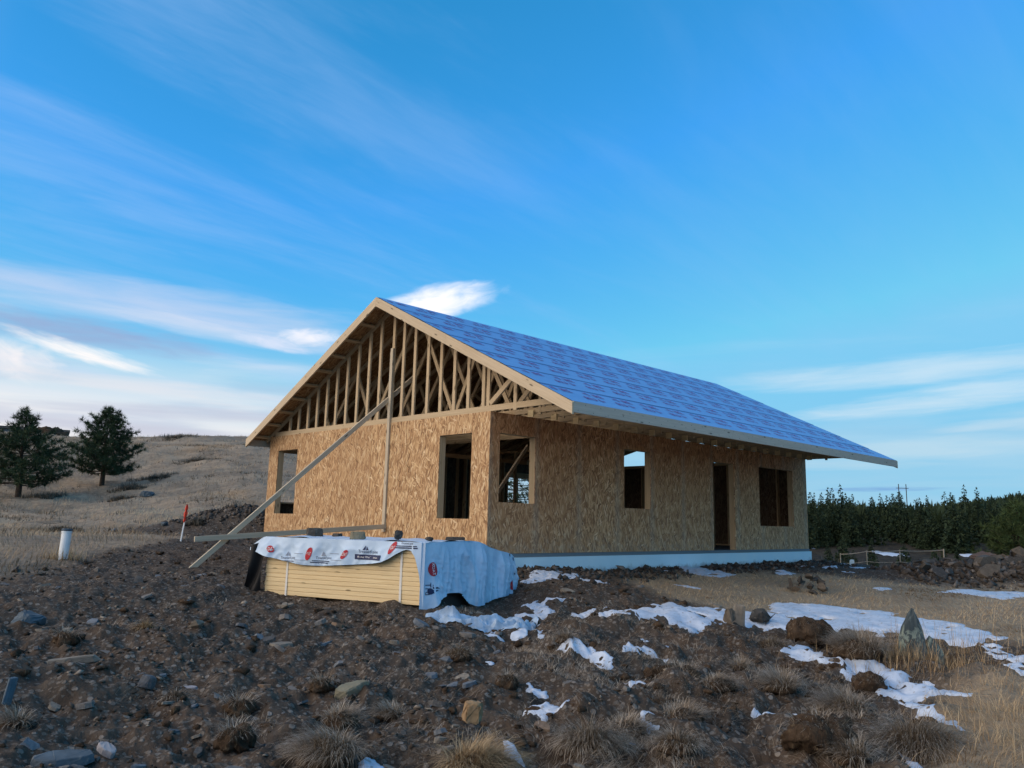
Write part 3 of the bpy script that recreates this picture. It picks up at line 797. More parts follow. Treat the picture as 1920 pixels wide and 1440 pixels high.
# roof trusses
NL = (-SL, 1) ; CH = .089
def chord_pts(side, low_y):
    """centre line of a top chord (its top face lies just under the roof deck)"""
    off = .021 + CH / 2 * math.hypot(1, SL)
    y0 = YR; y1 = low_y
    return (y0, zroof(y0) - off), (y1, zroof(y1) - off)
WEBS = [(-.62, 2.6, -.62, None), (.05, 2.6, -.60, None), (.12, 2.6, .95, None), (1.75, 2.6, 1.05, None), (1.75, 2.6, 3.02, None),
        (4.6, 2.6, 3.08, None), (4.6, 2.6, 5.3, None), (6.35, 2.6, 5.35, None), (6.35, 2.6, 6.7, None)]
def under(y): return zroof(y) - .021 - CH * math.hypot(1, SL)
SC0, SC1, SCS = .05, 7.95, .25                         # vaulted trusses: two sloping bottom chords
def zsc(y): return 2.545 + SCS * max(0, min(y - SC0, SC1 - y))
def truss(x, first=False, vault=False):
    t = link('gable_truss' if first else 'roof_truss', None, None, house, Matrix.Translation((x, 0, 0)))
    t.empty_display_size = .1
    (ya, za), (yb, zb) = chord_pts(1, EY0 + .045)
    board('top_chord', (x, ya, za), (x, yb, zb), CH, .038, (0, -SL, 1), M_WOOD, t)
    (ya, za), (yb, zb) = chord_pts(-1, EY1 - .045)
    board('top_chord', (x, ya, za), (x, yb, zb), CH, .038, (0, SL, 1), M_WOOD, t)
    bc = .105 if first else CH
    if vault:
        ym = (SC0 + SC1) / 2
        board('bottom_chord', (x, -1.70, 2.545), (x, .05, 2.545), CH, .038, (0, 0, 1), M_WOOD, t)
        board('bottom_chord', (x, .06, zsc(.06)), (x, ym, zsc(ym)), CH, .038, (0, 0, 1), M_WOOD, t)
        board('bottom_chord', (x, 7.9, zsc(7.9)), (x, ym + .02, zsc(ym)), CH, .038, (0, 0, 1), M_WOOD, t)
    else: board('bottom_chord', (x, -1.72 if first else -1.70, 2.5 + bc / 2), (x, 7.86, 2.5 + bc / 2), bc, .038, (0, 0, 1), M_WOOD, t)
    if first:
        ys = [7.18, 6.778, 6.366, 5.967, 5.564, 5.165, 4.752, 4.332, 3.919, 3.512, 3.05, 2.691, 2.302, 1.863, 1.453, 1.043, .637, .215, .085]
        for y in ys:
            if under(y) - 2.615 > .08: board('gable_stud', (x, y, 2.5 + bc), (x, y, under(y)), .078, .036, (0, 1, 0), M_WOOD, t)
        board('gable_stud', (x - .002, -.61, 2.47), (x - .002, -.61, under(-.61) - .01), .075, .036, (0, 1, 0), M_WOOD, t)
        board('web', (x, .03, 2.64), (x, -.52, 3.05), CH, .037, (0, 1, 1), M_WOOD, t)
    else:
        for (y0, z0, y1, _) in WEBS:
            z1 = under(y1) + .02
            if vault and y0 > .2: z0 = zsc(y0) + .04
            if y0 == y1: board('web', (x - .003, y0, 2.46), (x - .003, y1, z1), .06, .035, (0, 1, 0), M_WOOD, t)
            else: board('web', (x + .002, y0, z0), (x + .002, y1, z1), .085, .034, (0, .3, 1), M_WOOD, t)
    return t
truss(.022, True)
_nt = 20
for k in range(1, _nt + 1):
    truss(.022 + k * (HL - .044) / _nt, False, k >= 7)
# nailing blocks under the long eave
for k in range(0, _nt):
    x = .022 + (k if k else 0) * (HL - .044) / _nt
    if k: board('nailing_block', (x - .04, -.50, 2.485), (x - .04, -.37, 2.485), .12, .04, (0, 0, 1), M_STACK, house)
# short spacers between the chords, and boxed eave ends
for k in range(_nt):
    xa = .022 + k * (HL - .044) / _nt + .02; xb = .022 + (k + 1) * (HL - .044) / _nt - .02
    board('eave_blocking', (xa, -1.95, 2.555), (xb, -1.95, 2.555), .085, .036, (0, 0, 1), M_WOOD, house)

# deck, underlayment, fascias
c1 = math.hypot(1, SL)
def slope_panel(name, y_low, z_off, th, mat, x0=RX0, x1=RX1, ytop=YR):
    y0, y1 = (y_low, ytop) if y_low < YR else (ytop, y_low)
    V = [(x0, y0, zroof(y0) + z_off - th), (x1, y0, zroof(y0) + z_off - th), (x1, y1, zroof(y1) + z_off - th), (x0, y1, zroof(y1) + z_off - th),
         (x0, y0, zroof(y0) + z_off), (x1, y0, zroof(y0) + z_off), (x1, y1, zroof(y1) + z_off), (x0, y1, zroof(y1) + z_off)]
    return link(name, mesh_pd(name, V, BOXF), mat, house)
slope_panel('roof_deck', EY0, -.006, .014, M_DECK); slope_panel('roof_deck', EY1, -.006, .014, M_DECK)

def text_mesh(s, size, bold=0.0):
    cu = bpy.data.curves.new('lettering', 'FONT'); cu.body = s; cu.size = size; cu.align_x = 'CENTER'; cu.align_y = 'CENTER'; cu.resolution_u = 2; cu.offset = bold
    ob = bpy.data.objects.new('lettering', cu); COL.objects.link(ob)
    dg = bpy.context.evaluated_depsgraph_get(); me = ob.evaluated_get(dg).to_mesh()
    V = [v.co.copy() for v in me.vertices]; F = [tuple(p.vertices) for p in me.polygons]
    ob.evaluated_get(dg).to_mesh_clear(); bpy.data.objects.remove(ob); bpy.data.curves.remove(cu)
    return V, F
TA = text_mesh("IRE", .22, .003); TB = text_mesh("RU", .22, .003)
def mark_mesh(T, w, bars):
    V = [(v.x * w, v.y, 0) for v in T[0]]; F = list(T[1])
    for (x, y, bw, bh) in bars:
        k = len(V); V += [(x - bw / 2, y - bh / 2, 0), (x + bw / 2, y - bh / 2, 0), (x + bw / 2, y + bh / 2, 0), (x - bw / 2, y + bh / 2, 0)]; F.append((k, k + 1, k + 2, k + 3))
    me = mesh_pd('printed_mark', V, F); me.materials.append(M_MAG); return me
MARK_A = mark_mesh(TA, .8, ((-.25, .03, .036, .16), (-.32, .04, .028, .08)))
MARK_B = mark_mesh(TB, .95, ((.24, -.01, .036, .15), (.31, -.02, .028, .07)))
def strip_marks(i, lo, parent):
    """two staggered rows of printed marks along one strip"""
    up = Vector((0, 1, SL)).normalized(); nz = Vector((1, 0, 0)).cross(up)
    x = RX0 + .42 + (i % 2) * .12
    while x < RX1 - .4:
        for me, dx, s in ((MARK_A, 0, lo + .56), (MARK_B, .38, lo + .31)):
            px = x + dx + rng.uniform(-.015, .015)
            if px < RX1 - .4:
                y = EY0 + s / c1; p = Vector((px, y, zroof(y))) + nz * .0155
                link('printed_mark', me, None, parent, Matrix(((1, up.x, nz.x, p.x), (0, up.y, nz.y, p.y), (0, up.z, nz.z, p.z), (0, 0, 0, 1))))
        x += .80
NS = 7; EX = 6.015 / NS
for side in (0, 1):
    for i in range(NS):
        s0 = max(i * EX - .1, -.01); s1 = min((i + 1) * EX + .02, 6.0)
        V = []; F = []; nx = 50; off = .003 + .0018 * (i % 2) + .0004 * i
        prof = [(s0, off), ((s0 + s1) / 2, off + .001), (s1, off)]
        for a in range(nx + 1):
            x = RX0 - .012 + (RX1 - RX0 + .024) * a / nx
            for (s, o_) in ((s0, 0), (s0, 1), (s0 + .1, 1), ((s0 + s1) / 2, 1), (s1, 1), (s1, 0)):
                h = off * (1 if True else 0) + (.0022 if o_ else 0) + (.003 * math.sin(x * 3.1 + i * 2) * math.sin(s * 5 + x) if o_ and s0 + .02 < s < s1 - .02 else 0)
                h += .0025 * (NS - i) * .0
                if s > s1 - .11 and i < NS - 1: h *= .5
                y = EY0 + s / c1 if side == 0 else EY1 - s / c1
                V.append((x, y, zroof(y) + .001 + max(h, .0015) + (.004 if (o_ and s <= s0 + .1 and i) else 0)))
        for a in range(nx):
            for q in range(5):
                k = a * 6 + q; f = (k, k + 6, k + 7, k + 1)
                F.append(f if side == 0 else f[::-1])
        st = link('underlayment_strip', mesh_pd('underlayment_strip', V, F), M_UND, house)
        if side == 0:
            strip_marks(i, i * EX, st)
            if i:
                sl_ = i * EX - .1
                Vl = []; Fl = []
                for a in range(nx + 1):
                    x = RX0 - .01 + (RX1 - RX0 + .02) * a / nx; w_ = .004 * math.sin(x * 5.3 + i * 3) + .003 * math.sin(x * 13 + i)
                    for s_ in (sl_ + .004 + w_, sl_ + .030 + w_):
                        y = EY0 + s_ / c1; Vl.append((x, y, zroof(y) + .0145))
                for a in range(nx): Fl.append((2 * a, 2 * a + 2, 2 * a + 3, 2 * a + 1))
                link('lap_line', mesh_pd('lap_line', Vl, Fl), M_LAP, st)
# fascia boards
for (xa, xb) in ((RX0, 4.2), (4.203, 9.1), (9.103, RX1)):
    board('eave_fascia', (xa, EY0 - .019, zroof(EY0) - .093), (xb, EY0 - .019, zroof(EY0) - .093), .172, .037, (0, 0, 1), M_FASC, house)
    board('eave_fascia', (xa, EY1 + .019, zroof(EY1) - .093), (xb, EY1 + .019, zroof(EY1) - .093), .172, .037, (0, 0, 1), M_FASC, house)
def rake(x, ya, yb):
    V = []
    for y in (ya, yb):
        for dx in (-.019, .019):
            V += [(x + dx, y, zroof(y) - .195), (x + dx, y, zroof(y) - .003)]
    F = [(0, 1, 5, 4), (2, 6, 7, 3), (1, 3, 7, 5), (0, 4, 6, 2), (0, 2, 3, 1), (4, 5, 7, 6)]
    ang = math.atan2(zroof(yb) - zroof(ya), yb - ya); L = math.hypot(yb - ya, zroof(yb) - zroof(ya))
    M = Matrix(((0, 0, 1, x), (math.cos(ang), -math.sin(ang), 0, ya), (math.sin(ang), math.cos(ang), 0, zroof(ya)), (0, 0, 0, 1)))
    Mi = M.inverted()
    me = mesh_pd('rake_fascia', [Mi @ Vector(v) for v in V], F)
    return link('rake_fascia', me, M_RAKE, house, M)
for x in (RX0 - .019, RX1 + .019):
    rake(x, EY0 - .038, .72); rake(x, .723, YR - .0015); rake(x, YR + .0015, 6.2); rake(x, 6.203, EY1 + .038)
# nail heads on the long fascia
bx = []
for k in range(70):
    x = RX0 + .1 + k * .185 + rng.uniform(-.03, .03); z = zroof(EY0) - (.05 if k % 2 else .13) + rng.uniform(-.02, .02)
    if x < RX1 - .05: bx.append((x - .006, EY0 - .0395, z - .006, x + .006, EY0 - .0375, z + .006))
link('nail_heads', boxes_mesh('nail_heads', bx), M_NAIL, house)['kind'] = 'stuff'
# lookouts from the gable truss to the rake boards, both ends and both slopes
for side in (0, 1):
    s = .25
    while s < 5.9:
        y = EY0 + s / c1 if side == 0 else EY1 - s / c1
        z = zroof(y) - .021 - .05
        for (xa, xb) in ((RX0 + .002, .0), (HL, RX1 - .002)):
            board('lookout', (xa, y, z), (xb, y, z), .085, .036, (0, 1 if side == 0 else -1, SL), M_WOOD, house)
        s += .61
# ------------------------------------------------------------------ temporary brace on the gable
br = thing('temporary_brace', 'temporary triangle of pale two by four lumber propping the open gable', 'brace', (-.02, 3.05, 0))
board('upright_board', (-.02, 3.05, .30), (-.02, 3.05, 4.07), .089, .038, (0, 1, 0), M_WOOD2, br, .002)
board('diagonal_board', (-3.90, 3.095, -.40), (.62, 3.095, 3.56), .089, .038, (-1, 0, 1), M_WOOD2, br, .002)
board('ground_board', (-3.86, 3.005, .150), (.0, 3.005, .405), .089, .038, (0, 0, 1), M_WOOD2, br, .002)
# ------------------------------------------------------------------ lumber stack under its wrap
SA = Vector((-2.986, -2.004, -.525)); SE = Vector((-.347, .938, 0)).normalized(); SN = Vector((.938, .347, 0)).normalized()
def sp(s, w, z): return SA + SE * s + SN * w + Vector((0, 0, z))
SLEN = 2.59
stack = thing('lumber_stack', 'strapped stack of fresh yellow pine boards in front of the gable', 'lumber stack', tuple(SA))
_rs2 = random.Random(5)
for k in range(13):
    z = .03 + k * .0588
    for c in range(2):
        j = _rs2.uniform(-.012, .012); q = _rs2.uniform(-.004, .004)
        board('board', sp(.0 + j, .07 + q + c * .142, z), sp(SLEN + j, .07 + q + c * .142, z), .139, .0565, SN, M_STACK, stack, .005)
    board('board', sp(0, .75, z), sp(SLEN, .75, z), .92, .0555, SN, M_STACK, stack, .005)
for s in (.31, 2.2):
    st = boxes_mesh('strap', [(-.016, -.0085, -.005, .016, -.0055, .768), (-.016, -.0085, .769, .016, .6, .772)])
    q = sp(s, 0, 0); M = Matrix(((-SE.x, SN.x, 0, q.x), (-SE.y, SN.y, 0, q.y), (0, 0, 1, q.z), (0, 0, 0, 1)))
    link('strap', st, M_STRAP, stack, M)
for s in (.35, 2.15):
    board('bunk', sp(s, .03, -.05), sp(s, 1.2, -.05), .09, .09, SE, M_DARKW, stack, .004)

def interp(tab, x):
    xs = [t[0] for t in tab]; return float(np.interp(x, xs, [t[1] for t in tab]))
ZB_F = sorted([(2.87, .60), (2.7, .57), (2.56, .53), (2.26, .48), (1.88, .43), (1.6, .43), (1.07, .47), (.72, .50), (.56, .525), (.45, .58), (.36, .63), (.26, .685), (.2, .70), (.13, .68), (.07, .61), (.03, .50), (.0, .40), (-.03, .18), (-.06, -.02)])
ZB_E = [(-.06, -.05), (.1, -.04), (.25, .06), (.5, .13), (.75, .12), (.95, .05), (1.1, -.05), (1.25, -.10), (1.5, -.10), (1.75, -.08), (2.1, -.04), (2.4, -.03), (2.8, -.05)]
ZT_E = [(-.06, .792), (.0, .80), (1.27, .803), (1.44, .79), (1.7, .745), (1.9, .69), (2.15, .645), (2.44, .615), (2.62, .58), (2.72, .53), (2.80, .38)]
def flap(s, t):
    """front flap: s along the stack, t from the top edge (0) to the hem (1)"""
    zt = .797 - .16 * max(0, (s - 2.6) / .27) ** 1.3; zb = interp(ZB_F, s); z = zt + (zb - zt) * t
    d = zt - z
    out = .035 + .16 * d * (.5 + .5 * math.sin(s * 2.6 + .6)) + .018 * math.sin(s * 9 + z * 6) * min(1, d * 6) + .01 * math.sin(s * 23) * min(1, d * 5)
    out += .014 * (1 - abs(float(perlin(s * 5, z * 6 + 2))) * 2) ** 3 * min(1, d * 6)
    if s < .12: out = out * max(0, (s + .06) / .18) + .02
    return sp(s, -.01 - out, z)
def endw(w, z):
    """end of the wrap (faces the right-hand side)"""
    zt = interp(ZT_E, w); d = max(0, zt - z)
    out = .05 + .06 * math.sin(min(d, .8) * 2.2) * (.6 + .4 * math.sin(w * 2.2))
    out += .055 * max(0, math.sin((w - 1.2) * 7.5 - z * 1.2)) * (1 if w > 1.25 else 0) * min(1, d * 4)
    out += (.045 * max(0, 1 - abs(float(perlin(w * 2.4 + 5 + z * .5, z * .7 + 3))) * 2.6) ** 2 + .020 * max(0, 1 - abs(float(perlin(w * 6.0 - z * 1.2, z * 1.3 + 2))) * 2.2) ** 3 + .010 * max(0, 1 - abs(float(perlin(w * 5 + z * 9, z * 7 - w * 4))) * 3) ** 3) * min(1, d * 5)
    out += .012 * math.sin(w * 11 + z * 5) + .10 * max(0, (.15 - z)) * (1 + math.sin(w * 5)) * (w < 1.2)
    if w < .15: out = .02 + (out - .02) * max(0, (w + .06) / .21)
    out += -.10 * max(0, w - 2.55)
    return sp(-out, w, z)
wrap = thing('lumber_wrap', 'white printed plastic wrap draped over the pine board stack', 'tarp', tuple(SA))
def grid_mesh(name, fn, na, nb, smooth=True, flip=False):
    V = [fn(a / na, c / nb) for a in range(na + 1) for c in range(nb + 1)]; F = []
    for a in range(na):
        for c in range(nb):
            k = a * (nb + 1) + c; f = (k, k + nb + 1, k + nb + 2, k + 1); F.append(f[::-1] if flip else f)
    return mesh_pd(name, V, F, smooth)
def topz(s, w): return .800 + .010 * math.sin(s * 4 + w * 3) + .007 * math.sin(w * 13 + s * 7) + .006 * math.sin(s * 17 - w * 5)
link('top_sheet', grid_mesh('top_sheet', lambda a, c: (lambda s, w: sp(s, w, topz(s, w) - .004 * (w < 0) - max(0, w - 1.2) * .08 - .12 * max(0, (s - 2.6) / .25) ** 2))(-.05 + 2.88 * a, -.04 + 1.34 * c), 60, 30), M_WRAP, wrap)
def solid(o, th=.004):
    m = o.modifiers.new('thickness', 'SOLIDIFY'); m.thickness = th; m.offset = -1
f_ = link('front_flap', grid_mesh('front_flap', lambda a, c: flap(-.06 + 2.93 * a, c), 150, 16), M_WRAP, wrap)
e_ = link('end_drape', grid_mesh('end_drape', lambda a, c: (lambda w: endw(w, interp(ZT_E, w) + (interp(ZB_E, w) - interp(ZT_E, w)) * c))(-.06 + 2.86 * a), 150, 44), M_WRAP, wrap)
link('rear_drape', grid_mesh('rear_drape', lambda a, c: (lambda s, w: sp(s - .045, w, interp(ZT_E, w) - .003 - .10 * (s / 1.3) ** 2 + .01 * math.sin(s * 9 + w * 7)))(1.35 * a, 1.22 + 1.58 * c), 20, 24), M_WRAP, wrap)
def liner(a, c):
    top = Vector(flap(2.86, 0)).lerp(sp(2.56, -.03, .77), a)
    bot = sp(2.98 - .36 * a, -.10 + .04 * a, -.06)
    p = top.lerp(bot, c)
    pinch = math.sin(c * math.pi) ; p = p - SE * (.10 * pinch * (1 - a) ) + SN * (-.05 * math.sin(a * 6 + c * 4))
    return p
link('black_lining_and_shade', grid_mesh('black_lining_and_shade', liner, 14, 20), M_BLACK, wrap)
link('black_lining_and_shade', grid_mesh('black_lining_and_shade', lambda a, c: sp(-.032, -.02 + 1.3 * a, -.09 + .82 * c) , 4, 4), M_BLACK, wrap)  # flat black sheet added to darken the hollow under the end drape
link('black_lining_and_shade', grid_mesh('black_lining_and_shade', lambda a, c: flap(-.0 + 2.86 * a, c) + SN * .006 + Vector((0, 0, -.004)), 150, 12), M_BLACK, wrap)
# loose end lying crumpled on the earth
lo = [(-3.28, -2.50), (-3.05, -2.72), (-2.72, -3.02), (-2.45, -3.22), (-2.22, -3.30), (-2.06, -3.18)]
hi = [(-3.22, -2.40), (-2.92, -2.46), (-2.60, -2.52), (-2.30, -2.62), (-2.02, -2.74), (-1.84, -2.90)]
def skirt(a, c):
    t = a * 5; i = min(int(t), 4); f = t - i
    l = Vector((*lo[i], 0)).lerp(Vector((*lo[i + 1], 0)), f); h = Vector((*hi[i], 0)).lerp(Vector((*hi[i + 1], 0)), f)
    p = l.lerp(h, c)
    fold = (1 - abs(math.sin(c * 7.5 + a * 4 + 2.0 * math.sin(a * 4.3)))) ** 1.6 * .11 + (1 - abs(math.sin(c * 4 - a * 11 + 1.2 * math.sin(c * 6)))) ** 2 * .07 + .03 * float(perlin(a * 9, c * 5))
    env = math.sin(min(1, max(0, c)) * math.pi) ** .6 * (.35 + .65 * math.sin(a * math.pi))
    ed = .02 * math.sin(a * 40) * (1 - env)
    p.z = g1(p.x, p.y) + .012 + fold * env + ed * .3
    return p
link('loose_skirt', grid_mesh('loose_skirt', skirt, 60, 24, False), M_WRAPDIM, wrap)
def tail(a, c):
    p = Vector((-2.0, -2.36, 0)).lerp(Vector((-1.86, -3.02, 0)), a) + Vector((.10 * math.sin(a * 3) + .12 * (c - .5), .05 * (c - .5), 0))
    p.z = g1(p.x, p.y) + .02 + .05 * math.sin(c * math.pi) + .02 * math.sin(a * 17)
    return p
link('loose_skirt', grid_mesh('loose_skirt', tail, 24, 8), M_WRAPDIM, wrap)
# prints, laid on the folds
def proj_print(name, T, fn, mat):
    V, F = T
    link(name, mesh_pd(name, [fn(v[0], v[1]) for v in V], F), mat, wrap)
def disc(r, sx=1, n=28):
    return [(0, 0)] + [(r * sx * math.cos(2 * math.pi * i / n), r * math.sin(2 * math.pi * i / n)) for i in range(n)], [(0, i + 1, (i + 1) % n + 1) for i in range(n)]
def rect(x0, y0, x1, y1, n=12):
    V = []; F = []
    for i in range(n + 1):
        x = x0 + (x1 - x0) * i / n; V += [(x, y0), (x, y1)]
    for i in range(n): F.append((2 * i, 2 * i + 2, 2 * i + 3, 2 * i + 1))
    return V, F
def merge(*Ts):
    V = []; F = []
    for T in Ts:
        k = len(V); V += [(v[0], v[1]) for v in T[0]]; F += [tuple(i + k for i in f) for f in T[1]]
    return V, F
def shift(T, dx, dy, sx=1, sy=1, rot=0, shear=0):
    c, s = math.cos(rot), math.sin(rot)
    return [((v[0] * sx + shear * v[1]) * c - v[1] * sy * s + dx, (v[0] * sx + shear * v[1]) * s + v[1] * sy * c + dy) for v in T[0]], T[1]
def on_front(s0, z0, lift):
    def fn(x, y):
        s = s0 - x; z = z0 + y; zt = .797 - .16 * max(0, (s - 2.6) / .27) ** 1.3; zb = interp(ZB_F, s)
        return flap(s, min(.99, max(.01, (zt - z) / (zt - zb)))) - SN * lift + Vector((0, 0, .0))
    return fn
def on_end(w0, z0, lift):
    return lambda x, y: endw(w0 + x, z0 + y) - SE * lift
KD = text_mesh("KDAT", .066); TR = text_mesh("Tru", .12); TP = text_mesh("Treated pine", .062); WW = text_mesh("Weather Wise Treatment", .042)
tree = ([(-.055, 0), (.0, .12), (.0, 0), (.012, 0), (.02, .10), (.06, 0)], [(0, 2, 1), (3, 5, 4)])
for (s0, z0, r, sx, sh) in ((2.46, .628, .048, 1.2, -.3), (1.79, .585, .088, .62, .35), (1.18, .60, .062, .8, .6), (.42, .715, .082, .55, .5)):
    proj_print('red_logo', shift(disc(r, sx), 0, 0, 1, 1, 0, sh), on_front(s0, z0, .006), M_RED)
    proj_print('white_lettering', shift(KD, 0, 0, .72 * sx, 1, 0, sh), on_front(s0, z0, .009), M_INKW)
for (s0, z0) in ((2.16, .545), (1.56, .565)):
    proj_print('tree_logo', shift(tree, 0, .0, .7, .55), on_front(s0, z0, .006), M_GREYI)
    proj_print('navy_lettering', merge(shift(TP, .02, -.025, .85, .8, .04, .1), shift(rect(-.17, -.075, .13, -.064), 0, 0), shift(rect(-.21, -.098, .10, -.086), 0, 0)), on_front(s0, z0, .006), M_NAVY)
    proj_print('grey_lettering', merge(rect(.07, .035, .22, .042), rect(.10, -.05, .30, -.044)), on_front(s0 - .05, z0, .006), M_GREYI)
proj_print('navy_lettering', merge(shift(TP, .0, .05, 1.0, 1.0), rect(-.22, -.055, .22, .012, 20)), on_front(.80, .60, .006), M_NAVY)
proj_print('tree_logo', shift(tree, -.05, .07, .8, .5), on_front(.80, .60, .006), M_NAVY)
proj_print('white_lettering', shift(WW, 0, -.022, .8, .9), on_front(.80, .60, .009), M_INKW)
proj_print('navy_lettering', merge(shift(TP, 0, .022, .6, .7), rect(-.16, -.02, .15, -.008), rect(-.17, -.045, .16, -.03)), on_front(.20, .757, .006), M_NAVY)
proj_print('red_logo', disc(.088), on_end(.145, .455, .006), M_RED)
proj_print('white_lettering', shift(KD, 0, 0, .86, 1.0, -math.pi / 2), on_end(.145, .455, .009), M_INKW)
proj_print('navy_lettering', merge(shift(TR, -.03, .03, .9, 1, -math.pi / 2), shift(tree, .035, .03, 1.0, 1.0, -math.pi / 2), disc(.04)), on_end(.08, .18, .006), M_NAVY)
proj_print('navy_lettering', merge(shift(rect(-.008, -.17, .03, .14, 2), -.02, 0, 1, 1, .12), shift(rect(-.008, -.17, .03, .10, 2), .09, -.02, 1, 1, .12), rect(-.06, -.17, -.03, -.12, 1)), on_end(2.56, .45, .008), M_NAVY)
proj_print('red_logo', shift(disc(.075), 0, 0), on_end(2.50, .115, .008), M_RED)
proj_print('white_lettering', shift(KD, 0, 0, .7, .8, -math.pi / 2), on_end(2.50, .115, .011), M_INKW)
pr_ = skirt(.93, .45)
link('red_logo', mesh_pd('red_logo', [skirt(.93 + .05 * math.cos(t), .35 + .17 * math.sin(t)) + Vector((0, 0, .004)) for t in [i * math.pi / 8 for i in range(16)]], [tuple(range(16))]), M_RED, wrap)

# ------------------------------------------------------------------ stones
def hull_mesh(name, seed, dims, n=16, sub=False, rag=.12, slab=False):
    r = random.Random(seed); bm = bmesh.new()
    for i in range(n):
        if slab:
            a = i / n * 2 * math.pi + r.uniform(-.25, .25); q = r.uniform(.75, 1.0)
            for zz in (-1, 1):
                k = q * (1 if zz < 0 else r.uniform(.8, 1.0))
                bm.verts.new((math.cos(a) * k * dims[0] / 2, math.sin(a) * k * dims[1] / 2, zz * dims[2] / 2 * r.uniform(.7, 1)))
        else:
            v = Vector((r.gauss(0, 1), r.gauss(0, 1), r.gauss(0, 1))).normalized() * r.uniform(.8, 1.0)
            bm.verts.new((v.x * dims[0] / 2, v.y * dims[1] / 2, v.z * dims[2] / 2))
    bmesh.ops.convex_hull(bm, input=bm.verts[:])
    for v in [v for v in bm.verts if not v.link_faces]: bm.verts.remove(v)
    if sub:
        bmesh.ops.bevel(bm, geom=bm.edges[:], offset=min(dims) * .06, segments=1, affect='EDGES')
        bmesh.ops.triangulate(bm, faces=bm.faces[:])
        bmesh.ops.subdivide_edges(bm, edges=bm.edges[:], cuts=1)
        for v in bm.verts:
            v.co += Vector((r.uniform(-1, 1), r.uniform(-1, 1), r.uniform(-1, 1))) * rag * min(dims) * .3
    me = bpy.data.meshes.new(name); bm.to_mesh(me); bm.free(); me.update()
    return me
ROCKS = []
for i in range(9): ROCKS.append(hull_mesh('stone', 100 + i, (1, random.Random(i).uniform(.45, .8), random.Random(i + 50).uniform(.12, .26)), 7 + i % 3, False, .1, True))
for i in range(5): ROCKS.append(hull_mesh('stone', 200 + i, (1, .62, .42), 8))
for me in ROCKS: me.materials.append(M_STONE)

def place(o, x, y, dz=0, rx=0, ry=0, rz=0, s=(1, 1, 1)):
    o.matrix_basis = M_ = Matrix.LocRotScale(Vector((x, y, g1(x, y) + dz)), Matrix.Rotation(rz, 3, 'Z') @ Matrix.Rotation(ry, 3, 'Y') @ Matrix.Rotation(rx, 3, 'X'), Vector(s)); WM[o.name] = M_.copy()
def own_stone(key, name, label, dims, mat, dz, rx=0, ry=0, rz=0, seed=1, slab=True, n=10, cat='stone'):
    x, y = PT[key]
    me = hull_mesh(name, seed, dims, n, True, .12, slab); me.materials.append(mat)
    o = link(name, me); place(o, x, y, dz, rx, ry, rz); tag(o, label, cat); return o
own_stone('bluebould', 'boulder', 'rounded blue grey boulder half sunk in the dark earth', (.42, .34, .26), M_BLUES, .04, 0, .05, .4, 3, False, 16)
own_stone('block', 'stone', 'square tan block of stone on a sod at the lower edge', (.22, .16, .16), M_TAN, .16, .1, .1, -.4, 4, True, 5)
own_stone('olive', 'stone', 'long olive slab lying tilted on the dirt ridge', (.36, .17, .10), M_OLIVE, .07, .25, -.2, -.35, 5, True, 9)
own_stone('bluestand', 'stone', 'pale blue slate standing on edge beside a grass tuft', (.14, .05, .20), M_BLUES, .10, .05, .25, .9, 6, True, 8)
own_stone('greyslab', 'stone', 'long thin grey slab flat on the slope', (.75, .16, .07), M_STONE, .02, 0, -.12, -.5, 7, True, 9)
own_stone('bluslab', 'stone', 'broad blue grey slab flat on gravel in the corner', (.40, .20, .06), M_BLUES, .02, .15, 0, -.4, 8, True, 9)
own_stone('white', 'stone', 'small whitish oblong stone standing out of dark gravel', (.15, .08, .06), M_PALE, .04, .3, .5, -.9, 9, True, 8)
own_stone('pale', 'stone', 'pale lilac flat stone near dry grass stems', (.17, .08, .045), M_PALE, .03, .1, 0, -.6, 10, True, 8)
own_stone('dark', 'stone', 'grey wedge stone with a dark shadowed hollow', (.17, .10, .11), M_STONE, .05, .1, .3, -.3, 12, True, 7)
sl = own_stone('slate', 'standing_slate', 'tall pointed slate with pale lichen standing upright in grass', (.38, .16, .5), M_LICHEN, 0, 0, 0, -.75, 13)
def slate_mesh(w, d, h, seed):
    r = random.Random(seed); prof = [(0, .92), (.25, 1.0), (.5, .95), (.68, .80), (.82, .52), (.92, .26), (1.0, .03)]
    V = []; F = []; n = 10
    for (t, k) in prof:
        for i in range(n):
            a = 2 * math.pi * i / n
            V.append((math.copysign(abs(math.cos(a)) ** .6, math.cos(a)) * w / 2 * k + r.uniform(-.012, .012) + .03 * t * w, math.copysign(abs(math.sin(a)) ** .8, math.sin(a)) * d / 2 * (.4 + .6 * k) + r.uniform(-.008, .008), t * h + r.uniform(-.012, .012)))
    for j in range(len(prof) - 1):
        for i in range(n): F.append((j * n + i, j * n + (i + 1) % n, (j + 1) * n + (i + 1) % n, (j + 1) * n + i))
    F.append(tuple((len(prof) - 1) * n + i for i in range(n)))
    return mesh_pd('standing_slate', V, F)
sl.data = slate_mesh(.29, .14, .66, 3); sl.data.materials.append(M_LICHEN); place(sl, *PT['slate'], -.06, 0, .04, -.78)
s2 = own_stone('slate2', 'standing_slate', 'low rounded slate leaning beside the pointed one', (.2, .1, .3), M_LICHEN, 0, seed=14)
s2.data = slate_mesh(.24, .12, .42, 5); s2.data.materials.append(M_LICHEN); place(s2, *PT['slate2'], -.08, 0, -.1, -.7)
own_stone('slatepair', 'stone', 'upright split slab with a lit edge by the snow', (.09, .20, .34), M_STONE, .10, .1, .1, .5, 21, True, 7)
own_stone('slatepair2', 'stone', 'dark block leaning left of the upright split slab', (.24, .20, .28), M_PILE, .08, .1, .2, .2, 22, False, 12)
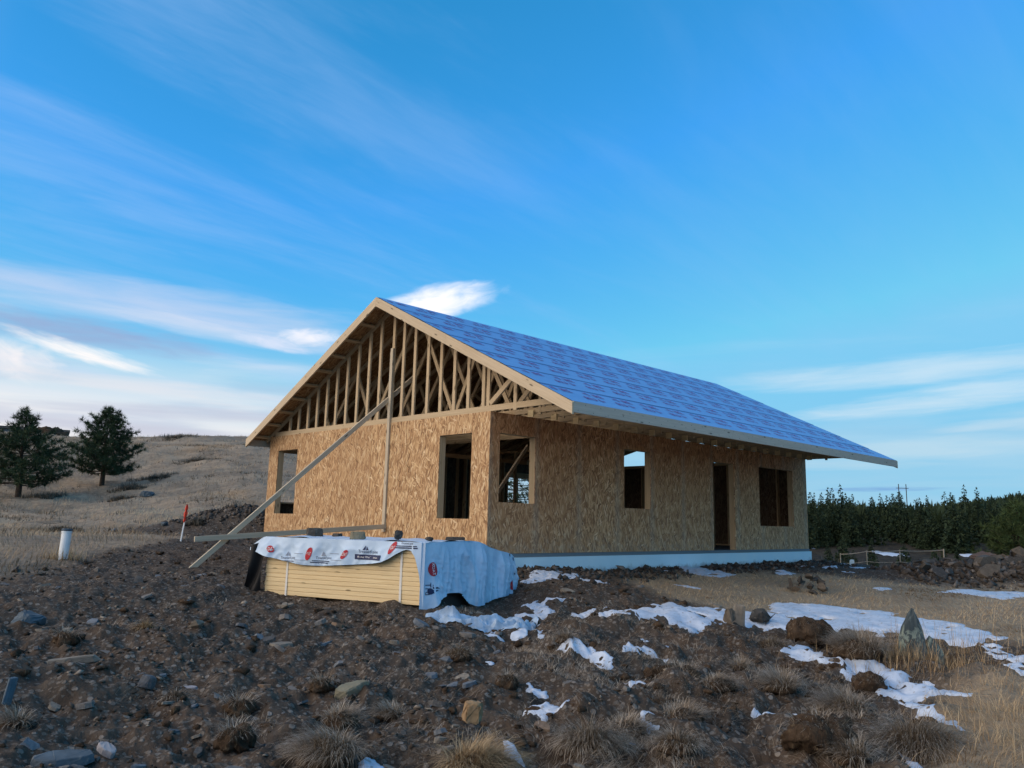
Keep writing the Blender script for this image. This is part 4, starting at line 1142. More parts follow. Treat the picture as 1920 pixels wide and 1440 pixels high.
own_stone('clodI', 'stone', 'dark rounded block right of the upright split slab', (.36, .28, .30), M_PILE, .08, .1, .1, -.5, 23, False, 14)
# weights on the wrap
for (s, w, dims, lab, seed, slab) in ((2.50, .92, (.34, .26, .13), 'flat dark stone weighting the far left of the wrap', 31, True), (2.12, .98, (.46, .18, .05), 'long thin dark plank like stone on the wrap', 32, True),
        (1.15, .16, (.26, .20, .11), 'olive flat stone weighting the wrap near its middle', 33, True), (.50, .17, (.18, .15, .17), 'pointed brown stone on the wrap edge', 34, False),
        (.06, .26, (.20, .14, .08), 'small dark blue stone on the wrap corner', 35, False), (.15, 1.10, (.36, .18, .055), 'flat brown slab at the back right of the wrap', 36, True)):
    me = hull_mesh('weight_stone', seed, dims, 9 if slab else 16, True, .12, slab); me.materials.append(M_PILE if seed != 33 else M_OLIVE)
    o = link('weight_stone', me, None, None, Matrix.Translation(sp(s, w, .805 + dims[2] * .42)) @ Matrix.Rotation(.5 + seed, 4, 'Z')); tag(o, lab, 'stone', 'stones weighting the wrap')

def world_of(th, d):
    t = math.radians(th); r = d * math.sin(t); f = d * math.cos(t)
    return CAM[0] + r * FY + f * FX, CAM[1] - r * FX + f * FY
def in_poly(px, py, poly):
    inside = np.zeros(np.shape(px), bool); n = len(poly); j = n - 1
    for i in range(n):
        xi, yi = poly[i]; xj, yj = poly[j]
        c = ((yi > py) != (yj > py)) & (px < (xj - xi) * (py - yi) / (yj - yi + 1e-12) + xi)
        inside ^= c; j = i
    return inside
def blocked(x, y, m=.05):
    x = np.asarray(x, float); y = np.asarray(y, float)
    b = (x > -.15 - m) & (x < 12.6 + m) & (y > -.15 - m) & (y < 8.3 + m)
    s = (x - SA.x) * SE.x + (y - SA.y) * SE.y; w = (x - SA.x) * SN.x + (y - SA.y) * SN.y
    b |= (s > -.25 - m) & (s < 2.95 + m) & (w > -.2 - m) & (w < 2.8 + m)
    return b
def in_snow(x, y):
    m = np.zeros(np.shape(x), bool)
    for p in SNOW.values(): m |= in_poly(np.asarray(x, float), np.asarray(y, float), p)
    return m
# loose stones one can pick out in the near ground
def scatter_stones(n, label, group, rng_th, rng_d, smin, smax, seed, slab_only=False):
    r = random.Random(seed); k = 0
    while k < n:
        th = r.uniform(*rng_th); d = math.exp(r.uniform(math.log(rng_d[0]), math.log(rng_d[1])))
        x, y = world_of(th, d)
        if blocked(x, y) or in_snow(np.array([x]), np.array([y]))[0]: continue
        s = smin + (smax - smin) * r.random() ** 2.6
        s *= .55 + .07 * d
        me = ROCKS[r.randrange(9 if slab_only else len(ROCKS))]
        o = link('stone', me); place(o, x, y, s * .04, r.gauss(0, .22), r.gauss(0, .22), r.uniform(0, 6.28), (s, s * r.uniform(.7, 1.1), s * r.uniform(.7, 1.2)))
        tag(o, label, 'stone', group); k += 1
scatter_stones(195, 'small grey or brown stone loose on the dark stony earth', 'loose stones on the dark earth', (-34, -2), (5.2, 14), .06, .26, 1)
scatter_stones(50, 'slaty stone lying among torn sods and dead grass', 'stones among the sods', (-6, 24), (5.4, 14), .06, .22, 2, True)
scatter_stones(12, 'flat stone in the low stone scatter below the boards', 'stones below the boards', (-8, 0), (8.6, 9.8), .10, .22, 3, True)

# heap of stones at the edge of the field
hr = random.Random(9); PILE = []
for m0 in ROCKS:
    c = m0.copy(); c.materials.clear(); c.materials.append(M_PILE); PILE.append(c)
for k in range(74):
    t = hr.uniform(-2.0, 2.6); q = hr.uniform(-1.3, .9)
    x = 12.05 + t * .7155 - .6987 * (q if q > 0 else q * .6) ; y = -4.75 - t * .6987 - .7155 * (q if q > 0 else q * .6)
    s = hr.uniform(.20, .50) * (1.25 if k % 9 == 0 else 1)
    me = PILE[hr.randrange(9) if k % 5 else 9 + k % 5]
    s *= 1.2
    o = link('heap_stone', me); place(o, x, y, s * .10, hr.gauss(.5, .55), hr.gauss(0, .45), hr.uniform(0, 6.28), (s, s, s * hr.uniform(.9, 1.5)))
    tag(o, 'dark slab in the heap of stones beyond the dry grass', 'stone', 'stones heaped beyond the dry grass')
me = hull_mesh('heap_stone', 77, (.8, .42, .34), 14, True, .15, False); me.materials.append(M_TAN)
me.materials[0] = stone_mat('reddish_stone', [(0, (.17, .115, .09))])
o = link('heap_stone', me); place(o, 11.95, -4.45, .14, .1, -.15, -.7); tag(o, 'large reddish block lying on top of the stone heap', 'stone', 'stones heaped beyond the dry grass')
# small heap nearer, by the right end of the house front
for k in range(16):
    x = PT['smallpile'][0] + hr.gauss(0, .28); y = PT['smallpile'][1] + hr.gauss(0, .22); s = hr.uniform(.14, .30)
    o = link('heap_stone', PILE[hr.randrange(14)]); place(o, x, y, s * .25 + max(0, .22 - .5 * math.hypot(x - PT['smallpile'][0], y - PT['smallpile'][1])), hr.gauss(.3, .5), hr.gauss(0, .4), hr.uniform(0, 6.28), (s, s, s * 1.3))
    tag(o, 'dark stone in the small heap between dry grass and house', 'stone', 'stones in the small heap')

# gravel too small to pick apart
def gravel(name, x, y, size, mat, flat=.5, sink=.15):
    n = len(x); base = np.array([(1, 0, 0), (0, 1, 0), (-1, 0, 0), (0, -1, 0), (0, 0, 1), (0, 0, -1)], float)
    F0 = np.array([(0, 1, 4), (1, 2, 4), (2, 3, 4), (3, 0, 4), (1, 0, 5), (2, 1, 5), (3, 2, 5), (0, 3, 5)])
    sc_ = np.stack([size * rng.uniform(.6, 1.3, n), size * rng.uniform(.4, .9, n), size * rng.uniform(.25, .7, n) * flat * 1.6], -1)
    P = base[None] * sc_[:, None] + rng.normal(0, .16, (n, 6, 3)) * size[:, None, None]
    a = rng.uniform(0, 2 * np.pi, n); t = rng.normal(0, .3, n); c, s = np.cos(t), np.sin(t)
    P = np.stack([P[..., 0] * c[:, None] - P[..., 2] * s[:, None], P[..., 1], P[..., 0] * s[:, None] + P[..., 2] * c[:, None]], -1)
    c, s = np.cos(a), np.sin(a)
    P = np.stack([P[..., 0] * c[:, None] - P[..., 1] * s[:, None], P[..., 0] * s[:, None] + P[..., 1] * c[:, None], P[..., 2]], -1)
    z = height(x, y)
    P += np.stack([x, y, z + size * sink], -1)[:, None]
    T = (F0[None] + (np.arange(n) * 6)[:, None, None]).reshape(-1, 3)
    me = mesh_np(name, P.reshape(-1, 3), None, T); add_attr(me, 'tint', np.repeat(rng.rand(n), 6)); me.materials.append(mat)
    o = link(name, me); tag(o, kind='stuff'); return o
def gravelm(name, stops):
    m, b, p = new_mat(name, .85, .3)
    col = b.ramp(b.attr('tint'), stops); n = b.noise(b.coord('Object'), 22.0, 4, .6)
    b.put(p.inputs['Base Color'], b.mix(b.maprange(n, .3, .7), b.mix(1.0, col, (.65, .63, .62), 'MULTIPLY'), col)); return m
M_GRAV = gravelm('gravel', [(0, (.045, .031, .021)), (.35, (.075, .055, .039)), (.62, (.13, .102, .075)), (.78, (.10, .10, .10)), (.9, (.21, .17, .13)), (1, (.34, .295, .24))])
M_RUB = gravelm('rubble', [(0, (.035, .028, .023)), (.5, (.075, .062, .05)), (.85, (.12, .10, .085)), (1, (.2, .18, .16))])
def sample_polar(n, th0, th1, d0, d1):
    th = np.radians(rng.uniform(th0, th1, n)); d = np.exp(rng.uniform(math.log(d0), math.log(d1), n))
    r = d * np.sin(th); f = d * np.cos(th)
    return CAM[0] + r * FY + f * FX, CAM[1] - r * FX + f * FY, np.degrees(th), d
x, y, th, d = sample_polar(24000, -38, 30, 4.2, 24)
h, f, v = regions(x, y)
pat = sstep(-.30, .45, perlin(x * .7 + 2, y * .7) + .6 * perlin(x * 2.1, y * 2.1 + 5))
k = ~blocked(x, y) & ~in_snow(x, y) & (h + f + v < .4) & (rng.rand(len(x)) < np.where(th < -3, 1, .4) * (.12 + .88 * pat))
x, y, d = x[k], y[k], d[k]
gravel('gravel', x, y, (.006 + .030 * rng.rand(len(x)) ** 2.6) * (.6 + .08 * d), M_GRAV)
# clods of torn earth, all sizes
def lumps(name, x, y, size, mat):
    bm = bmesh.new(); bmesh.ops.create_icosphere(bm, subdivisions=2, radius=1.0)
    B = np.array([v.co for v in bm.verts]); F0 = np.array([[v.index for v in f.verts] for f in bm.faces]); bm.free()
    n = len(x); m = len(B); P = np.repeat(B[None], n, 0) * rng.uniform(.70, 1.15, (n, m, 1))
    ph = rng.uniform(0, 6.28, (n, 3, 1))
    P = P * (1 + .28 * np.sin(3 * B[None, :, 0] + ph[:, 0]) * np.sin(3 * B[None, :, 1] + ph[:, 1]) + .2 * np.sin(4 * B[None, :, 2] + ph[:, 2]))[..., None]
    P *= np.stack([size * rng.uniform(.8, 1.5, n), size * rng.uniform(.6, 1.1, n), size * rng.uniform(.45, .8, n)], -1)[:, None]
    a = rng.uniform(0, 6.28, n); c, s = np.cos(a)[:, None], np.sin(a)[:, None]
    P = np.stack([P[..., 0] * c - P[..., 1] * s, P[..., 0] * s + P[..., 1] * c, P[..., 2]], -1) + np.stack([x, y, height(x, y) + size * .05], -1)[:, None]
    T = (F0[None] + (np.arange(n) * m)[:, None, None]).reshape(-1, 3)
    me = mesh_np(name, P.reshape(-1, 3), None, T); me.materials.append(mat); tag(link(name, me), kind='stuff')
x, y, th, d = sample_polar(4200, -36, 28, 4.3, 17)
h, f, v = regions(x, y); cl = perlin(x * .9 + 4, y * .9) + .6 * perlin(x * 2.4, y * 2.4)
k = ~blocked(x, y) & ~in_snow(x, y) & (h + f < .4) & (rng.rand(len(x)) < sstep(-.35, .5, cl) * np.where(th > -8, 1, .6)); x, y, d = x[k], y[k], d[k]
lumps('earth_clods', x, y, (.010 + .055 * rng.rand(len(x)) ** 2.8) * (.6 + .05 * d), M_SOD)
# rubble on the backfill bank behind the left corner and along the foot of the walls
n = 2000; t = rng.normal(0, 1.2, n); q = rng.normal(0, .75, n)
x = 1.5 - .7155 * t + .7 * q; y = 11.5 + .6987 * t + .7 * q
k = ~blocked(x, y); x, y = x[k], y[k]
gravel('rubble', x, y, .02 + .08 * rng.rand(len(x)) ** 2.2, M_RUB, .8, .15)
n = 2600; t = rng.uniform(-.3, 12.8, n); x = t; y = -.12 - np.abs(rng.normal(0, .55, n))
k = ~in_snow(x, y); gravel('rubble', x[k], y[k], .02 + .075 * rng.rand(k.sum()) ** 2.4, M_RUB, .8, .2)
n = 2600; t = rng.uniform(-2.6, 3.4, n); q = rng.normal(0, .8, n)
gravel('rubble', 12.1 + t * .7155 - q * .6987, -4.9 - t * .6987 - q * .7155, .03 + .12 * rng.rand(n) ** 2, M_RUB, .8, .2)
# ------------------------------------------------------------------ snow
def snow_patch(poly, thick, label):
    P = np.array(poly); ar = P.ptp(0) if hasattr(P, 'ptp') else P.max(0) - P.min(0)
    m = .12; st = max(.018, min(.055, math.sqrt(max(ar[0] * ar[1], .01)) / 55))
    if math.hypot(P[:, 0].mean() - CAM[0], P[:, 1].mean() - CAM[1]) > 14: st = .06
    xs = np.arange(P[:, 0].min() - m, P[:, 0].max() + m, st); ys = np.arange(P[:, 1].min() - m, P[:, 1].max() + m, st)
    X, Y = np.meshgrid(xs, ys, indexing='ij'); x = X.ravel(); y = Y.ravel()
    ins = in_poly(x, y, poly); dist = np.full(len(x), 9.0)
    for i in range(len(P)):
        a = P[i]; b2 = P[(i + 1) % len(P)]; ab = b2 - a
        t = np.clip(((x - a[0]) * ab[0] + (y - a[1]) * ab[1]) / (ab @ ab + 1e-9), 0, 1)
        dist = np.minimum(dist, np.hypot(x - a[0] - t * ab[0], y - a[1] - t * ab[1]))
    sd = np.where(ins, dist, -dist) + perlin(x * 3.2, y * 3.2) * .12 + perlin(x * 8 + 4, y * 8) * .07 + perlin(x * 19, y * 19) * .03 + .018
    hf = height(x, y); hs = height(x, y, False)
    top = np.clip(sd, -.2, .14) * .20 * thick / .05
    lumps = perlin(x * 6, y * 6 + 2) * .012 + perlin(x * 2.2, y * 2.2) * .02
    z = np.where(sd > .0, np.maximum(hf * .75 + hs * .25 + top + lumps - .004, hf + .006) - .14 * sstep(.30, .50, perlin(x * 2.7 + 7, y * 2.7) + .5 * perlin(x * 7, y * 7 + 3)), hf - .03)
    keep = sd > -.05
    nx, ny = X.shape; idx = np.arange(nx * ny).reshape(nx, ny)
    Q = np.stack([idx[:-1, :-1], idx[1:, :-1], idx[1:, 1:], idx[:-1, 1:]], -1).reshape(-1, 4)
    Q = Q[keep[Q].any(1)]
    used = np.unique(Q); mp = np.full(nx * ny, -1); mp[used] = np.arange(len(used))
    me = mesh_np('snow_patch', np.stack([x, y, z], -1)[used], mp[Q], None, True); me.materials.append(M_SNOW)
    o = link('snow_patch', me); tag(o, label, 'snow patch', 'patches of old snow')
SNL = dict(big='largest snow patch, running behind the brown clods and the pointed slate', trench='forked tongue of snow winding between sods below the pointed slate',
 gully='narrow snow strip in the gully at the lower edge', edge='snow sliver behind the fluffy grass at the frame edge', edge2='second snow sliver beside the fluffy grass',
 strip='slanting snow strip among sods right of the crumpled wrap', s6='thin snow streak under a sod left of the large patch', s7='small curved snow patch on the reddish sods',
 s8='arrow shaped snow patch in front of the crumpled wrap', s9='snow lump beside the grass tussock at the lower edge', s10='thin snow sliver above the arrow shaped patch',
 wrap='snow strip beside the crumpled end of the wrap', found='snow strip along the house wall just beyond the wrap', found2='broken snow below the second window of the house',
 found3='short snow streak below the doorway', far='far snow strip across the dry grass by the stone heap', far2='snow streak at the far foundation corner', f3='small snow streak on the dry grass')
_sr = random.Random(4)
for i in range(20):                                     # thin scraps along the wall, behind the wrap and among the sods
    if i < 11: cx_, cy_ = _sr.uniform(.3, 11.5), _sr.uniform(-2.4, -.35)
    elif i < 15: cx_, cy_ = _sr.uniform(-1.6, -.3), _sr.uniform(-3.6, -1.6)
    else: cx_, cy_ = world_of(_sr.uniform(-2, 20), _sr.uniform(6.5, 11))
    L_ = _sr.uniform(.12, .45) * (1.3 if i < 11 else .7); W_ = L_ * _sr.uniform(.25, .5); a0 = -.77 + _sr.uniform(-.4, .4)
    SNOW['scrap%d' % i] = [(cx_ + L_ * math.cos(t) * _sr.uniform(.6, 1.1) * math.cos(a0) - W_ * math.sin(t) * math.sin(a0), cy_ + L_ * math.cos(t) * math.sin(a0) + W_ * math.sin(t) * math.cos(a0) * _sr.uniform(.6, 1.1)) for t in [k * .7 for k in range(9)]]
for kk, poly in SNOW.items():
    if kk.startswith('scrap'): SNL[kk] = 'thin scrap of snow on the bare earth below the house wall' if int(kk[5:]) < 11 else 'thin scrap of snow on dark earth right of the wrap' if int(kk[5:]) < 15 else 'small scrap of snow lying on the torn earth'
    snow_patch(poly, .055 if kk in ('big', 'trench') else .04, SNL.get(kk, 'small scrap of snow lying on the torn earth'))

# ------------------------------------------------------------------ grass
def blades(name, x, y, z, az, lean, length, width, mat, curl=.8, seg=2, parent=None, kind='stuff', tint=None, M=None):
    n = len(x); K = seg + 1; V = np.zeros((n, 2 * seg + 1, 3)); al = np.zeros((n, 2 * seg + 1))
    dx, dy = np.cos(az), np.sin(az); px, py = -dy, dx
    cx = np.zeros(n); cz = np.zeros(n); a = lean.copy()
    for k in range(K):
        t = k / seg
        w = width * (1 - t) ** .8 * .5
        if k < seg:
            for sgn, q in ((-1, 0), (1, 1)):
                V[:, 2 * k + q] = np.stack([x + dx * cx + sgn * px * w, y + dy * cx + sgn * py * w, z + cz], -1); al[:, 2 * k + q] = t
        else:
            V[:, 2 * seg] = np.stack([x + dx * cx, y + dy * cx, z + cz], -1); al[:, 2 * seg] = 1
        cx = cx + np.sin(a) * length / seg; cz = cz + np.cos(a) * length / seg; a = a + curl / seg * (1 if np.isscalar(curl) else 1)
    base = np.arange(n)[:, None] * (2 * seg + 1)
    T = []
    for k in range(seg - 1):
        T += [base + np.array([[2 * k, 2 * k + 1, 2 * k + 3]]), base + np.array([[2 * k, 2 * k + 3, 2 * k + 2]])]
    T.append(base + np.array([[2 * seg - 2, 2 * seg - 1, 2 * seg]]))
    me = mesh_np(name, V.reshape(-1, 3), None, np.concatenate(T, 0))
    tt = rng.rand(n) if tint is None else tint
    add_attr(me, 'tint', np.repeat(tt, 2 * seg + 1)); add_attr(me, 'along', al.ravel()); me.materials.append(mat)
    o = link(name, me, None, parent, M)
    if kind: o['kind'] = kind
    return o
# torn sods (brown earth lumps)
def clod_mesh(seed, dims, rag=.36):
    bm = bmesh.new(); bmesh.ops.create_icosphere(bm, subdivisions=4, radius=1.0)
    co = np.array([v.co for v in bm.verts]); sx = seed * 3.7
    n = perlin(co[:, 0] * 1.3 + sx, co[:, 1] * 1.3 + co[:, 2] * .9) * .8 + perlin(co[:, 0] * 3 + sx, co[:, 2] * 3 + co[:, 1] * 2) * .45 + perlin(co[:, 1] * 8 + sx, co[:, 2] * 8 + co[:, 0] * 6) * .22
    co = co * (1 + rag * n[:, None] * 1.6) * np.array(dims)[None] / 2
    co[:, 2] = np.where(co[:, 2] < 0, co[:, 2] * .6, co[:, 2]) + perlin(co[:, 0] * 14, co[:, 1] * 14 + sx) * .16 * dims[2] + perlin(co[:, 0] * 30, co[:, 1] * 30 + co[:, 2] * 25 + sx) * .09 * dims[2]
    for v, c in zip(bm.verts, co): v.co = c
    me = bpy.data.meshes.new('sod'); bm.to_mesh(me); bm.free(); me.shade_smooth(); me.materials.append(M_SOD); return me
CL = [('clodA', (.78, .5, .55), 'tall dark brown clod standing before the large snow patch'), ('clodB', (.52, .42, .40), 'rounded brown clod just right of the tall clod'),
 ('clodC', (.42, .34, .30), 'dark block of sod surrounded by the forked snow'), ('clodD', (.30, .26, .26), 'reddish brown sod at the lower edge with grass at its foot'),
 ('clodE', (.30, .24, .20), 'reddish sod lump above the lower edge sod'), ('clodF', (.26, .22, .22), 'small brown clod below the crumpled wrap'),
 ('clodG', (.44, .34, .26), 'reddish brown sod beside the small curved snow patch'), ('clodH', (.62, .36, .26), 'broad dark clod with an earth hollow under it'),
 ('clodJ', (.30, .22, .20), 'small black earth clod on the stony slope'), ('clodK', (.26, .22, .16), 'low brown clod beside the olive slab'),
 ('clodL', (.55, .42, .36), 'brown sod bulging below the forked snow'), ('clodM', (.60, .46, .36), 'large red brown sod at the lower edge near the gully'), ('clodN', (.30, .24, .18), 'small reddish clod among dead grass')]
CL_POS = {}
for i, (key, dims, lab) in enumerate(CL):
    dims = tuple(q * .82 for q in dims); x, y = PT[key]; me = clod_mesh(i + 1, dims)
    o = link('sod_clod', me); place(o, x, y, dims[2] * .10, 0, 0, -.75 + .3 * math.sin(i * 3)); tag(o, lab, 'sod', 'torn up sods')
    CL_POS[key] = (x, y, dims)
    nb = 240; a = rng.uniform(0, 6.28, nb); rr = np.sqrt(rng.rand(nb)) * .42
    lx = np.cos(a) * rr * dims[0]; ly = np.sin(a) * rr * dims[1]; lz = np.sqrt(np.maximum(0, 1 - (rr / .5) ** 2)) * dims[2] * .42
    blades('grass_wisps', lx, ly, lz, a + rng.normal(0, .5, nb), rng.uniform(.5, 1.3, nb), rng.uniform(.05, .20, nb), rng.uniform(.0025, .005, nb), M_FROST, 1.5, 2, o, 'stuff', None, o.matrix_basis.copy())
# tussocks
def tussock(key, r, hgt, n, mat, label, lean0=.15, group='dead grass tussocks'):
    x, y = PT[key]
    core = clod_mesh(sum(map(ord, key)) % 50, (r * 1.3, r * 1.2, r * .7), .22)
    o = link('grass_tussock', core); place(o, x, y, r * .05); tag(o, label, 'grass tussock', group)
    a = rng.uniform(0, 6.28, n); rr = np.sqrt(rng.rand(n)) * r * .72
    lz = np.sqrt(np.maximum(0, 1 - (rr / (r * .8)) ** 2)) * r * .30
    lean = .35 + 1.1 * rr / r + rng.normal(0, .28, n)
    comb = rng.uniform(0, 6.28)
    ax_ = np.cos(a) * (.35 + rr / r) + .75 * np.cos(comb) + rng.normal(0, .35, n); ay_ = np.sin(a) * (.35 + rr / r) + .75 * np.sin(comb) + rng.normal(0, .35, n)
    blades('grass_blades', np.cos(a) * rr, np.sin(a) * rr, lz, np.arctan2(ay_, ax_), lean, hgt * rng.uniform(.5, 1.5, n), rng.uniform(.0025, .005, n), mat, 1.5, 3, o, None, None, o.matrix_basis.copy())
TU = [('T0', .36, .26, 1500, 'big frosted grey tussock at the middle of the lower edge'), ('T1', .36, .22, 1300, 'mounded grey tussock at the lower edge holding a snow scrap'), ('T2', .38, .26, 1400, 'wide tan tussock at the lower edge left of the snow lump'),
 ('T3', .28, .24, 1000, 'pale tussock left of the block of sod'), ('T4', .34, .26, 1300, 'shaggy tussock combed over the sod below the forked snow'), ('T5', .48, .34, 1900, 'long haired tussock drooping over the dark gully'),
 ('T6', .24, .20, 800, 'small frosted tussock above the red brown sod'), ('T7', .24, .20, 800, 'grey tussock right of the red brown sod'), ('T8', .50, .28, 1800, 'broad mauve tussock in front of the pointed slate'),
 ('T9', .16, .17, 400, 'small drooping tuft beside the standing blue slate'), ('T10', .14, .15, 300, 'small yellow tuft on the stony slope'), ('T11', .14, .14, 260, 'thin frosted tuft on gravel near the pale stone'),
 ('T12', .26, .12, 500, 'low brown tuft below the crumpled wrap'), ('T13', .17, .17, 500, 'small pale tuft left of the shaggy sods'), ('T14', .20, .14, 500, 'low tuft at the head of the slanting snow strip'),
 ('T15', .30, .15, 600, 'flattened grey tuft among reddish sods'), ('T16', .26, .17, 600, 'greenish tuft right of the big frosted tussock'), ('T17', .24, .15, 500, 'dark olive tuft below the olive slab'),
 ('T18', .20, .16, 400, 'curled tuft left of the tan block'), ('T20', .30, .16, 600, 'dark grass mat in front of the tall clod'), ('T21', .26, .12, 450, 'flat grey tuft left of the small snow scrap'), ('T23', .26, .16, 500, 'thin tuft at the lower edge between tussocks'), ('T24', .28, .15, 600, 'low tuft above the shaggy sods')]
for (key, r, hg, n, lab) in TU:
    tussock(key, r * .8, hg * .72, int(n * 1.2), M_TANG if key in ('T2', 'T10') else M_FROST, lab)
# short dead grass over the churned ground
x, y, th, d = sample_polar(120000, -14, 27, 4.6, 14.5)
dens = sstep(-.15, .35, perlin(x * 1.1, y * 1.1) + perlin(x * 3.1, y * 3.1) * .5 + .08) * sstep(-14, 3, th) * sstep(14.5, 11, d)
h, f, v = regions(x, y)
k = ~blocked(x, y) & ~in_snow(x, y) & (rng.rand(len(x)) < dens); x, y, d = x[k], y[k], d[k]; n = len(x)
flow = perlin(x * .8 + 3, y * .8) * 6
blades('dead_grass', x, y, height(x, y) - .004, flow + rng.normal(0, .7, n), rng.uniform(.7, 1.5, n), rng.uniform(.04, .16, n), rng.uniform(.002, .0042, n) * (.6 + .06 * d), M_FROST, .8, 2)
# sparse wisps on the stony slope
x, y, th, d = sample_polar(30000, -36, -8, 4.6, 14)
dens = sstep(.22, .55, perlin(x * 1.3 + 8, y * 1.3) + perlin(x * 3.7, y * 3.7) * .4)
h, f, v = regions(x, y); k = ~blocked(x, y) & (rng.rand(len(x)) < dens) & (h < .5); x, y, d = x[k], y[k], d[k]; n = len(x)
blades('dead_wisps', x, y, height(x, y) - .004, perlin(x * .8 + 3, y * .8) * 6 + rng.normal(0, .9, n), rng.uniform(.6, 1.4, n), rng.uniform(.03, .12, n), rng.uniform(.003, .005, n) * (.6 + .06 * d), M_FROST, .7, 2)
# dry field on the right
x, y, th, d = sample_polar(60000, 5, 40, 10.5, 26)
h, f, v = regions(x, y); k = ~blocked(x, y, .4) & ~in_snow(x, y) & (rng.rand(len(x)) < f); x, y, d = x[k], y[k], d[k]; n = len(x)
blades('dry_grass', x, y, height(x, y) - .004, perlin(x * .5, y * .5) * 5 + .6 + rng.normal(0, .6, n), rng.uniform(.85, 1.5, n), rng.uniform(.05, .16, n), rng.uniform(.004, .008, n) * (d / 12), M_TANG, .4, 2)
# fluffy long grass in the near right corner
x, y, th, d = sample_polar(21000, 24, 41, 4.6, 10.2)
h, f, v = regions(x, y); cl = sstep(-.35, .3, perlin(x * 1.6 + 2, y * 1.6)); k = ~in_snow(x, y) & (rng.rand(len(x)) < f * (.35 + .65 * cl)); x, y, d = x[k], y[k], d[k]; n = len(x)
blades('long_dry_grass', x, y, height(x, y) - .01, perlin(x * .9, y * .9 + 4) * 5 + rng.normal(0, .8, n), rng.uniform(.35, 1.35, n), rng.uniform(.09, .32, n), rng.uniform(.0018, .0038, n), M_TANG, 1.3, 3)
# grass and dry weeds round the pointed slate
n = 1500; a = rng.uniform(0, 6.28, n); rr = np.abs(rng.normal(0, .45, n)) + .12
x = PT['slate'][0] + np.cos(a) * rr * 1.2; y = PT['slate'][1] + np.sin(a) * rr
blades('slate_grass', x, y, height(x, y) - .005, rng.uniform(0, 6.28, n), rng.uniform(.05, .6, n), rng.uniform(.08, .30, n), rng.uniform(.003, .005, n), M_TANG, .6, 3)
n = 70; x = PT['slate'][0] + rng.normal(.35, .5, n); y = PT['slate'][1] + rng.normal(-.4, .45, n)
blades('dry_stalks', x, y, height(x, y), rng.uniform(0, 6.28, n), rng.uniform(.0, .35, n), rng.uniform(.35, .75, n), rng.uniform(.004, .006, n), M_TANG, .35, 3)
# hill grass
x, y, th, d = sample_polar(70000, -42, 2, 11.5, 78)
h, f, v = regions(x, y); cl = sstep(-.4, .3, perlin(x * .35, y * .35) + .5 * perlin(x * 1.2, y * 1.2)); k = ~blocked(x, y, .5) & (rng.rand(len(x)) < h * (.25 + .75 * cl)); x, y, d = x[k], y[k], d[k]; n = len(x)
blades('hill_grass', x, y, height(x, y) - .01, perlin(x * .2, y * .2) * 6 + rng.normal(0, .7, n), rng.uniform(.2, 1.1, n), rng.uniform(.10, .28, n), rng.uniform(.005, .010, n) * (.5 + d / 18), M_HILLG, .8, 2, None, 'stuff', np.clip(.5 + perlin(x * .3, y * .3) * .7 + rng.normal(0, .18, n), 0, 1))

x, y, th, d = sample_polar(5000, -42, -6, 25, 74)
h, f, v = regions(x, y); cl = perlin(x * .55 + 3, y * .55) + .6 * perlin(x * 1.7, y * 1.7 + 2); k = ~blocked(x, y, .5) & (cl > .30) & (h > .5); x, y, d = np.repeat(x[k], 9), np.repeat(y[k], 9), np.repeat(d[k], 9); n = len(x)
x = x + rng.normal(0, .16, n); y = y + rng.normal(0, .16, n)
blades('hill_brush', x, y, height(x, y) - .02, rng.uniform(0, 6.28, n), rng.uniform(0, 1.0, n), rng.uniform(.06, .24, n), rng.uniform(.01, .022, n) * (.6 + d / 40), M_SAGE, .5, 2)

# ------------------------------------------------------------------ small shrubs and stones on the hill
def shrub(x, y, r, h, label, mat, n=1100):
    core = clod_mesh(int(x * 7) % 40, (r * .3, r * .3, h * .4), .45)
    o = link('shrub', core); place(o, x, y, .0); tag(o, label, 'shrub', 'low shrubs on the hill')
    a = rng.uniform(0, 6.28, n); rr = np.sqrt(rng.rand(n)) * r * .5; 
    rr = rr * (1 + .5 * np.sin(a * 3 + x)) ; gx_ = np.cos(a) * rr; gy_ = np.sin(a) * rr; lz = height(x + gx_, y + gy_) - g1(x, y)
    blades('twigs', gx_, gy_, lz, a + rng.normal(0, .8, n), rng.uniform(0, 1.1, n), h * rng.uniform(.15, .75, n) * (.4 + .6 * rng.rand(n)), rng.uniform(.012, .035, n), mat, .3, 2, o, None, None, o.matrix_basis.copy())
for (x, y, r, hh, lab) in ((4.4, 30.8, 1.3, .55, 'dark low shrub at the foot of the bushy pine'), (.6, 30.0, 1.4, .6, 'dark shrub at the foot of the pine at the frame edge'), (-3.0, 13.6, .7, .28, 'grey green sage clump beside a snow speck on the slope'),
        (-.3, 11.4, .45, .25, 'pale sage clump behind the red flagged stake'), (.9, 15.0, .6, .3, 'sage clump above the dark rubble bank'), (6.5, 33.0, 2.0, .5, 'wide dark shrub patch right of the bushy pine'),
        (10.5, 37.5, 2.2, .4, 'long dark shrub patch high on the hill'), (14.8, 52.0, 2.4, .7, 'brown brush on the hill crest'), (3.0, 27.5, .9, .4, 'blue grey rocky shrub below the bushy pine')):
    shrub(x, y, r, hh, lab, M_SAGE)
for i, (x, y, s, lab) in enumerate(((4.0, 27.0, .8, 'grey boulder below the bushy pine'), (-1.9, 12.8, .35, 'snow speckled grey stone on the slope'), (-.9, 12.0, .30, 'small dark stone on the slope behind the stake'))):
    me = hull_mesh('hill_stone', 300 + i, (s, s * .8, s * .6), 14, True); me.materials.append(M_BLUES); o = link('hill_stone', me); place(o, x, y, s * .12, 0, 0, i); tag(o, lab, 'stone')

